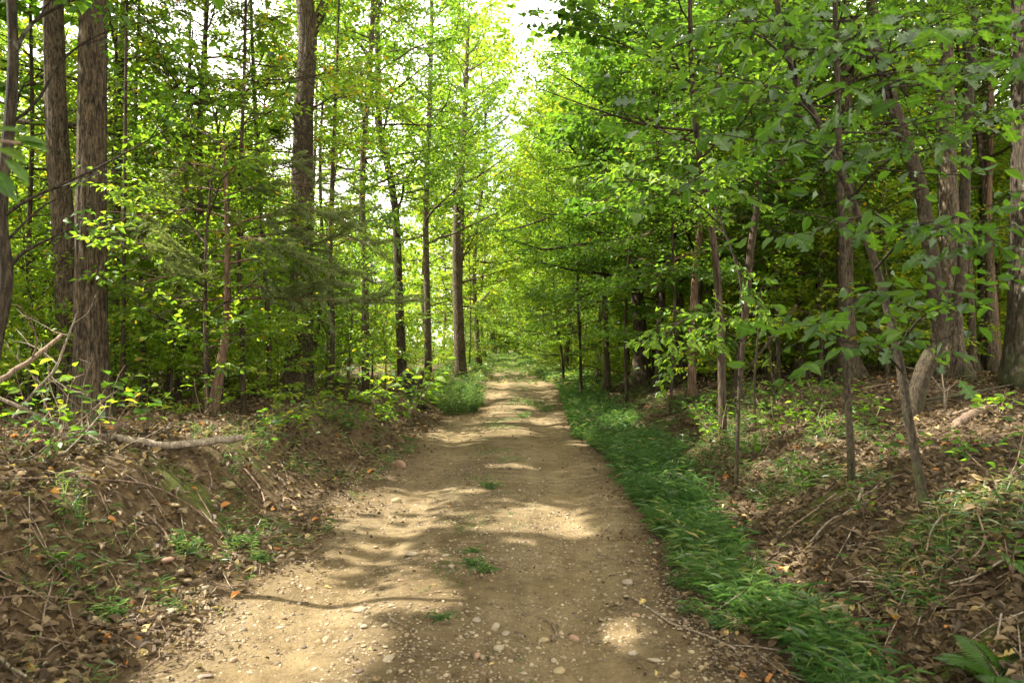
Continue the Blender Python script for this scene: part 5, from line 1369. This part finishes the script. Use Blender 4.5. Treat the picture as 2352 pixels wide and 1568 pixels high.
# gravel
ico = np.array([(0, 0, 1), (.894, 0, .447), (.276, .851, .447), (-.724, .526, .447), (-.724, -.526, .447), (.276, -.851, .447), (.724, .526, -.447), (-.276, .851, -.447), (-.894, 0, -.447), (-.276, -.851, -.447), (.724, -.526, -.447), (0, 0, -1)])
icof = np.array([(0, 1, 2), (0, 2, 3), (0, 3, 4), (0, 4, 5), (0, 5, 1), (1, 6, 2), (2, 7, 3), (3, 8, 4), (4, 9, 5), (5, 10, 1), (2, 6, 7), (3, 7, 8), (4, 8, 9), (5, 9, 10), (1, 10, 6)])
octv = np.array([(1, 0, 0), (0, 1, 0), (-1, 0, 0), (0, -1, 0), (0, 0, 1)]); octf = np.array([(0, 1, 4), (1, 2, 4), (2, 3, 4), (3, 0, 4)])
def pebbles(g, n, smin, smax, V0, F0, ymax):
    y = 1.6 + (ymax - 1.6) * rng.random(n) ** 1.8
    le_, re_ = left_edge(y), right_edge(y)
    uu = rng.random(n)
    x = le_ - .35 + (re_ - le_ + .6) * uu
    keep = (fbm(x * 1.7, y * 1.7, 301, 3) + .22 * rng.random(n)) > .06 - .12 * (rng.random(n) < .4)
    x, y = x[keep], y[keep]; n = len(x)
    s = smin + (smax - smin) * rng.random(n) ** 2.5
    z = height(x, y) + .006 + s * .12
    a = rng.uniform(0, 6.28, n); ca, sa = np.cos(a), np.sin(a)
    sc = np.stack([s * rng.uniform(.8, 1.2, n), s * rng.uniform(.6, 1.0, n), s * rng.uniform(.4, .75, n)], -1)
    V = V0[None] * sc[:, None] * rng.uniform(.75, 1.2, (n, len(V0), 1))
    V = np.stack([V[..., 0] * ca[:, None] - V[..., 1] * sa[:, None], V[..., 0] * sa[:, None] + V[..., 1] * ca[:, None], V[..., 2]], -1) + np.stack([x, y, z], -1)[:, None]
    F = F0[None] + (np.arange(n) * len(V0))[:, None, None]
    g.add(V.reshape(-1, 3), F.reshape(-1, 3), np.repeat(np.clip(rng.normal(.36, .24, n), 0, 1), len(F0)))
g = Geo()
pebbles(g, 9000, .007, .019, ico, icof, 11)
pebbles(g, 42000, .004, .011, octv, octf, 10)
tag(g.build("gravel", M["gravel"], smooth=True), "fine pale gravel strewn over the near track", kind="stuff")

# ------------------------------------------------------------------ leaf litter
def litter_points(n, dens):
    y = 1.8 + 26 * rng.random(n) ** 2.0
    x = rng.uniform(-1, 1, n) * (.76 * y + .8)
    sl_, sr_ = sides(x, y)
    off = np.maximum(sl_, sr_)
    p = sstep(-.5, .55, off + 1.3 * fbm(x * 2.2, y * 2.2, 501, 3)) * (1 - .2 * sstep(.2, .6, sl_) * (1 - sstep(1.0, 1.5, sl_)))
    p = p * (1 - .4 * moss_at(x, y)) + .03
    p = p * (1 - .6 * sstep(.0, .2, sr_) * (1 - sstep(.45, .8, sr_)))
    k = rng.random(n) < p
    return x[k], y[k]
g = Geo()
x, y = litter_points(105000, 1)
n = len(x)
P = np.stack([x, y, height(x, y) + rng.uniform(.004, .03, n)], -1)
a = rng.uniform(0, 6.28, n)
D = np.stack([np.cos(a), np.sin(a), rng.normal(0, .35, n)], -1)
N = np.array([0, 0, 1.]) + rng.normal(0, .5, (n, 3))
ln = rng.uniform(.035, .095, n) * np.interp(y, [2, 6, 12, 28], [.75, .9, 1.1, 1.7])
ln = ln * np.where(np.maximum(*sides(x, y)) < 0, .55, 1.0)
T_CURL = (np.array([[0, 0, 0], [.3, -.4, .22], [.7, -.35, .18], [1, 0, -.1], [.7, .4, .2], [.3, .42, .12]]), np.array([[0, 1, 2, 3], [0, 3, 4, 5]]))
add_leaves(g, P, D, N, ln, ln * .62, np.clip(rng.beta(2, 2.6, n) + .1 * (rng.random(n) < .05) + np.where(rng.random(n) < .025, .5, 0), 0, 1), T_CURL)
tag(g.build("leaf_litter", M["dead"], smooth=False), "carpet of curled brown dead leaves on the banks and wood floor", kind="stuff")
k = 0; tries = 0
while k < 290 and tries < 6000:
    tries += 1
    u_ = rng.random()
    if u_ < .6: px, py = rng.uniform(1750, 2352), rng.uniform(1130, 1568)
    elif u_ < .9: px, py = rng.uniform(0, 560), rng.uniform(1080, 1540)
    else: px, py = rng.uniform(600, 1750), rng.uniform(1200, 1568)
    a = hit(px, py)
    sl_, sr_ = sides(a[0:1], a[1:2])
    off = max(sl_[0], sr_[0])
    if off < .1 and u_ < .9: continue
    a[2] = h1(a[0], a[1]) + rng.uniform(.012, .03)
    az = rng.uniform(0, 6.28)
    i = int(rng.integers(5))
    s = rng.uniform(.05, .095) if off > .1 else rng.uniform(.035, .06)
    o = leaf_object(LEAFMESH["dead"][i], a, np.array([math.cos(az), math.sin(az), rng.normal(0, .2)]), np.array([0, 0, 1.]) + rng.normal(0, .3, 3), s, name="fallen_leaf")
    zone = "track" if off < .1 else (("right" if sr_[0] > 0 else "left") + " bank")
    sh = "lobed" if i < 3 else "oval"
    hh = "low down" if py > 1380 else "higher up"
    tag(o, f"dry {sh} fallen leaf, {zone}, near {by_mark(px, py)}", "leaf", f"dry leaves on the {zone}")
    k += 1
# litter of thin twigs
g = Geo()
x, y = litter_points(5200, 1)
for a, b_ in zip(x[:2300], y[:2300]):
    ang = rng.uniform(0, 6.28); L = rng.uniform(.08, .35)
    q = np.array([[a, b_, 0], [a + math.cos(ang) * L * .5, b_ + math.sin(ang) * L * .5, 0], [a + math.cos(ang + .3) * L, b_ + math.sin(ang + .3) * L, 0]])
    q[:, 2] = height(q[:, 0], q[:, 1]) + rng.uniform(.01, .04, 3)
    g.tube(q, [.0035, .003, .002], 3, False, tint=rng.random())
tag(g.build("twig_litter", M["brown_wood"]), "thin broken twigs scattered through the dead leaves", kind="stuff")

# ------------------------------------------------------------------ grass
def blades(g, x, y, hgt, leaves, lw=.0085, ll=.06, lean=.35, tone=.5, dry=.05):
    """leafy stems of woodland grass"""
    n = len(x)
    z = height(x, y)
    base = np.stack([x, y, z - .01], -1)
    a = rng.uniform(0, 6.28, n)
    h = hgt * rng.uniform(.45, 1.3, n)
    bend = np.stack([np.cos(a), np.sin(a), 0 * a], -1) * (h * lean * rng.uniform(.3, 1.4, n))[:, None]
    def at(f): return base + np.array([0, 0, 1.]) * (h * f * (1 - .22 * f * lean))[:, None] + bend * (f * f)
    tone_n = np.clip(tone + .19 * rng.normal(0, 1, n) + .6 * fbm(x * 1.5, y * 1.5, 601, 3), 0, .9)
    tone_n = np.where(rng.random(n) < dry, rng.uniform(.9, 1, n), tone_n)
    # stem strip
    w = .0022
    s = np.stack([-np.sin(a), np.cos(a), 0 * a], -1) * w
    p0, p1, p2 = base, at(.55), at(1.0)
    V = np.stack([p0 - s, p0 + s, p1 + s, p1 - s, p2], 1)
    g.add(V.reshape(-1, 3), (np.array([[0, 1, 2, 3]])[None] + (np.arange(n) * 5)[:, None, None]).reshape(-1, 4), tone_n * .8)
    g.add(V[:, 2:].reshape(-1, 3), (np.array([[0, 1, 2]])[None] + (np.arange(n) * 3)[:, None, None]).reshape(-1, 3), tone_n * .8)
    for q in range(leaves):
        f = .25 + .75 * (q + rng.random(n) * .6) / leaves
        f = np.minimum(f, 1.0)
        P = base + np.array([0, 0, 1.])[None] * (h * f * (1 - .22 * f * lean))[:, None] + bend * (f * f)[:, None]
        b_ = a + q * 2.6 + rng.normal(0, .5, n)
        D = np.stack([np.cos(b_), np.sin(b_), rng.uniform(-.1, .7, n)], -1)
        N = np.array([0, 0, 1.]) + rng.normal(0, .35, (n, 3))
        l_ = ll * rng.uniform(.6, 1.3, n)
        add_leaves(g, P, D, N, l_, lw * rng.uniform(.7, 1.3, n), np.clip(tone_n + .06 * rng.normal(0, 1, n), 0, 1), T_LANCE)

g = Geo()
n = 19000
y = 2.6 + 22 * rng.random(n) ** 1.3
wv = np.interp(y, [2.6, 3.6, 5, 7, 10, 14, 25], [.25, .30, .44, .72, 1.0, 1.1, 1.0])
s0 = np.interp(y, [2.6, 3.6, 5, 6], [.42, .34, .08, -.04])
sr_ = s0 + wv * rng.beta(1.25, 1.9, n) + .28 * (vnoise(y * 1.1, y * 0, 610) - .5) + .18 * (vnoise(y * 4, y * 0, 612) - .5)
x = right_edge(y) + sr_
k = (sr_ > -.15) & (rng.random(n) < np.interp(y, [3, 5, 6.5], [.4, .5, .75])) & (.45 * fbm(x * 1.5, y * 1.2, 611, 4) + .5 * fbm(x * 4.5, y * 3.5, 614, 3) + .5 * rng.random(n) - .12 > np.interp(y, [2.6, 4, 5.5, 8, 25], [.12, .13, .08, .03, .02]))
x, y = x[k], y[k]
nearm = y < 5.2
blades(g, x[nearm], y[nearm], .26, 6, .0068, .095, .6, .5, .03)
mid_ = (y >= 5.2) & (y < 12)
hm = .12 + .5 * vnoise(x[mid_] * 2.2, y[mid_] * 2.2, 613) * rng.uniform(.5, 1.2, mid_.sum())
blades(g, x[mid_], y[mid_], hm, 6, .0105, .105, .48, .47, .03)
far_ = y >= 12
blades(g, x[far_], y[far_], .3, 4, .016, .12, .45, .48, .02)
tag(g.build("verge_grass", M["grass"], smooth=False), "lush green leafy grass filling the ditch along the right of the track", kind="stuff")
# pale grass at the foot of the right bank
g = Geo()
n = 6500
y = 3.0 + 16 * rng.random(n) ** 1.3
x = right_edge(y) + rng.uniform(.9, 2.4, n)
k = fbm(x * 1.2, y * 1.2, 620, 3) > .02
blades(g, x[k], y[k], .15, 3, .0032, .075, .9, .55, .35)
n = 1500
y = 2.6 + 14 * rng.random(n) ** 1.3; x = (left_edge(y) + right_edge(y)) / 2 - .12 + rng.normal(0, .22, n)
k = fbm(x * 2.4, y * 1.4, 622, 3) > .09
blades(g, x[k], y[k], .045, 3, .004, .035, .8, .5, .15)
n = 2600
y = 3.2 + 9 * rng.random(n); x = left_edge(y) - rng.uniform(-.1, 1.5, n)
k = fbm(x * 1.6, y * 1.6, 621, 3) > .06
blades(g, x[k], y[k], .13, 3, .0032, .07, .9, .55, .35)
tag(g.build("sparse_grass", M["grass"], smooth=False), "sparse dry and green grass blades on the slopes of both banks", kind="stuff")
# bright clump on the left, beside the track
c0 = hit(1050, 945)
g = Geo()
n = 4000
a = rng.uniform(0, 6.28, n); rr_ = np.sqrt(rng.random(n))
x = c0[0] - .12 + rr_ * np.cos(a) * .62; y = c0[1] + 1.4 + rr_ * np.sin(a) * 2.6
k = fbm(x * 2.2, y * 1.1, 640, 3) > -.09
x, y = x[k], y[k]
hcl = (.25 + .6 * vnoise(x * 3, y * 1.6, 641)) * rng.uniform(.6, 1.35, len(x))
blades(g, x, y, hcl, 6, .012, .10, .5, .66, .05)
tag(g.build("grass_clump", M["grass"], smooth=False), "bright sunlit grass clump on the left edge of the track below the stump", kind="stuff")
# grass along the far verges and over the track's end
g = Geo()
n = 9500
y = 22 + 75 * rng.random(n) ** .9
lft = rng.random(n) < .5
w_ = rng.random(n)
x = np.where(lft, left_edge(y) - .2 - 1.8 * w_, right_edge(y) + .2 + 1.8 * w_ - .3)
mid_m = rng.random(n) < np.interp(y, [22, 45, 60, 97], [0, .05, .25, .5])
x = np.where(mid_m, left_edge(y) + (right_edge(y) - left_edge(y)) * rng.random(n), x)
hh = np.where(mid_m, .2, .45)
k = (fbm(x * .8, y * .4, 630, 2) > -.12) & ~((y < 30) & lft)
for m_, h_ in ((mid_m & k, .22), (~mid_m & k, .42)):
    blades(g, x[m_], y[m_], h_, 4, .045, .26, .4, .68, .06)
tag(g.build("far_grass", M["grass"], smooth=False), "pale grass overgrowing the verges and far end of the track", kind="stuff")
# tufts on the track
TUFT = [(1130, 1122, .10, 26, "small green grass tuft in the middle of the track"), (1215, 930, .22, 140, "low green weed patch in the middle of the far track"), (1255, 945, .2, 90, "second low weed patch right of the first on the far track"), (1090, 1300, .07, 18, "faint grass sprig in the centre of the near track"),
        (1110, 1315, .06, 14, "tiny grass sprig beside the faint one"), (1015, 1425, .05, 10, "tiny weed near the lit patch in the foreground"), (1600, 1410, .09, 26, "grass tuft at the right edge of the track by the grey wood"), (1650, 1440, .10, 34, "green tuft right of the forked pale twig"), (1570, 1350, .10, 30, "grass tuft at the foot of the tall verge grass"),
        (430, 1275, .14, 40, "pale wispy grass tuft on the left bank slope"), (560, 1255, .12, 36, "second wispy grass tuft on the left bank slope"), (600, 1290, .09, 24, "thin grass tuft low on the left bank"), (250, 1420, .1, 24, "grass tuft in the soil of the left bank foot"), (1085, 1270, .05, 12, "faint weed sprig up the track centre"), (1200, 960, .16, 40, "weed sprigs below the weed patches on the far track"),
        (165, 1200, .3, 14, "tall single grass stalk on the left bank")]
for px, py, h_, n, lab in TUFT:
    c0 = hit(px, py)
    x = c0[0] + rng.normal(0, .03 + .0006 * n * c0[1] / 8, n); y = c0[1] + rng.normal(0, .02 + .0010 * n * c0[1] / 8, n)
    g = Geo(); blades(g, x, y, h_, 4, .007 + .0004 * c0[1], .06, .6, .5, .1)
    o = g.build("grass_tuft", M["grass"], smooth=False, origin=c0); o.location = c0
    tag(o, lab, "grass")

# fern in the lower right corner
b0 = hit(2290, 1562)
root = empty("fern", b0, "dark green fern in the lower right corner", "fern")
for q in range(9):
    a = q * .7 + rng.normal(0, .15); L = rng.uniform(.2, .34)
    pts = grow(b0, [math.cos(a), math.sin(a), .9], L, 9, -1.1, .04)
    g = Geo(); g.tube(pts, np.linspace(.003, .001, 10), 4, False, tint=.2)
    for s in np.linspace(.15, 1, 22):
        p0, t = at_frac(pts, min(s, .999))
        sd = norm(np.cross(t, [0, 0, 1.]))
        for sg in (-1, 1):
            ll = .075 * math.sin(math.pi * min(1, .25 + s * .75)) + .008
            add_leaves(g, p0[None], (sd * sg + t * .35)[None], np.array([[0, 0, 1.]]), ll, .014, .2 + .1 * rng.random(), T_LANCE)
    g.build("frond", M["leaf"], root, smooth=False, origin=b0)

print("LEAVES", LEAF_COUNT[0], "TRIS", sum(sum(len(p_.vertices) - 2 for p_ in []) for m_ in []), "unique loops", sum(len(m_.loops) for m_ in bpy.data.meshes), "polys", sum(len(m_.polygons) for m_ in bpy.data.meshes), "objs", len(bpy.data.objects))
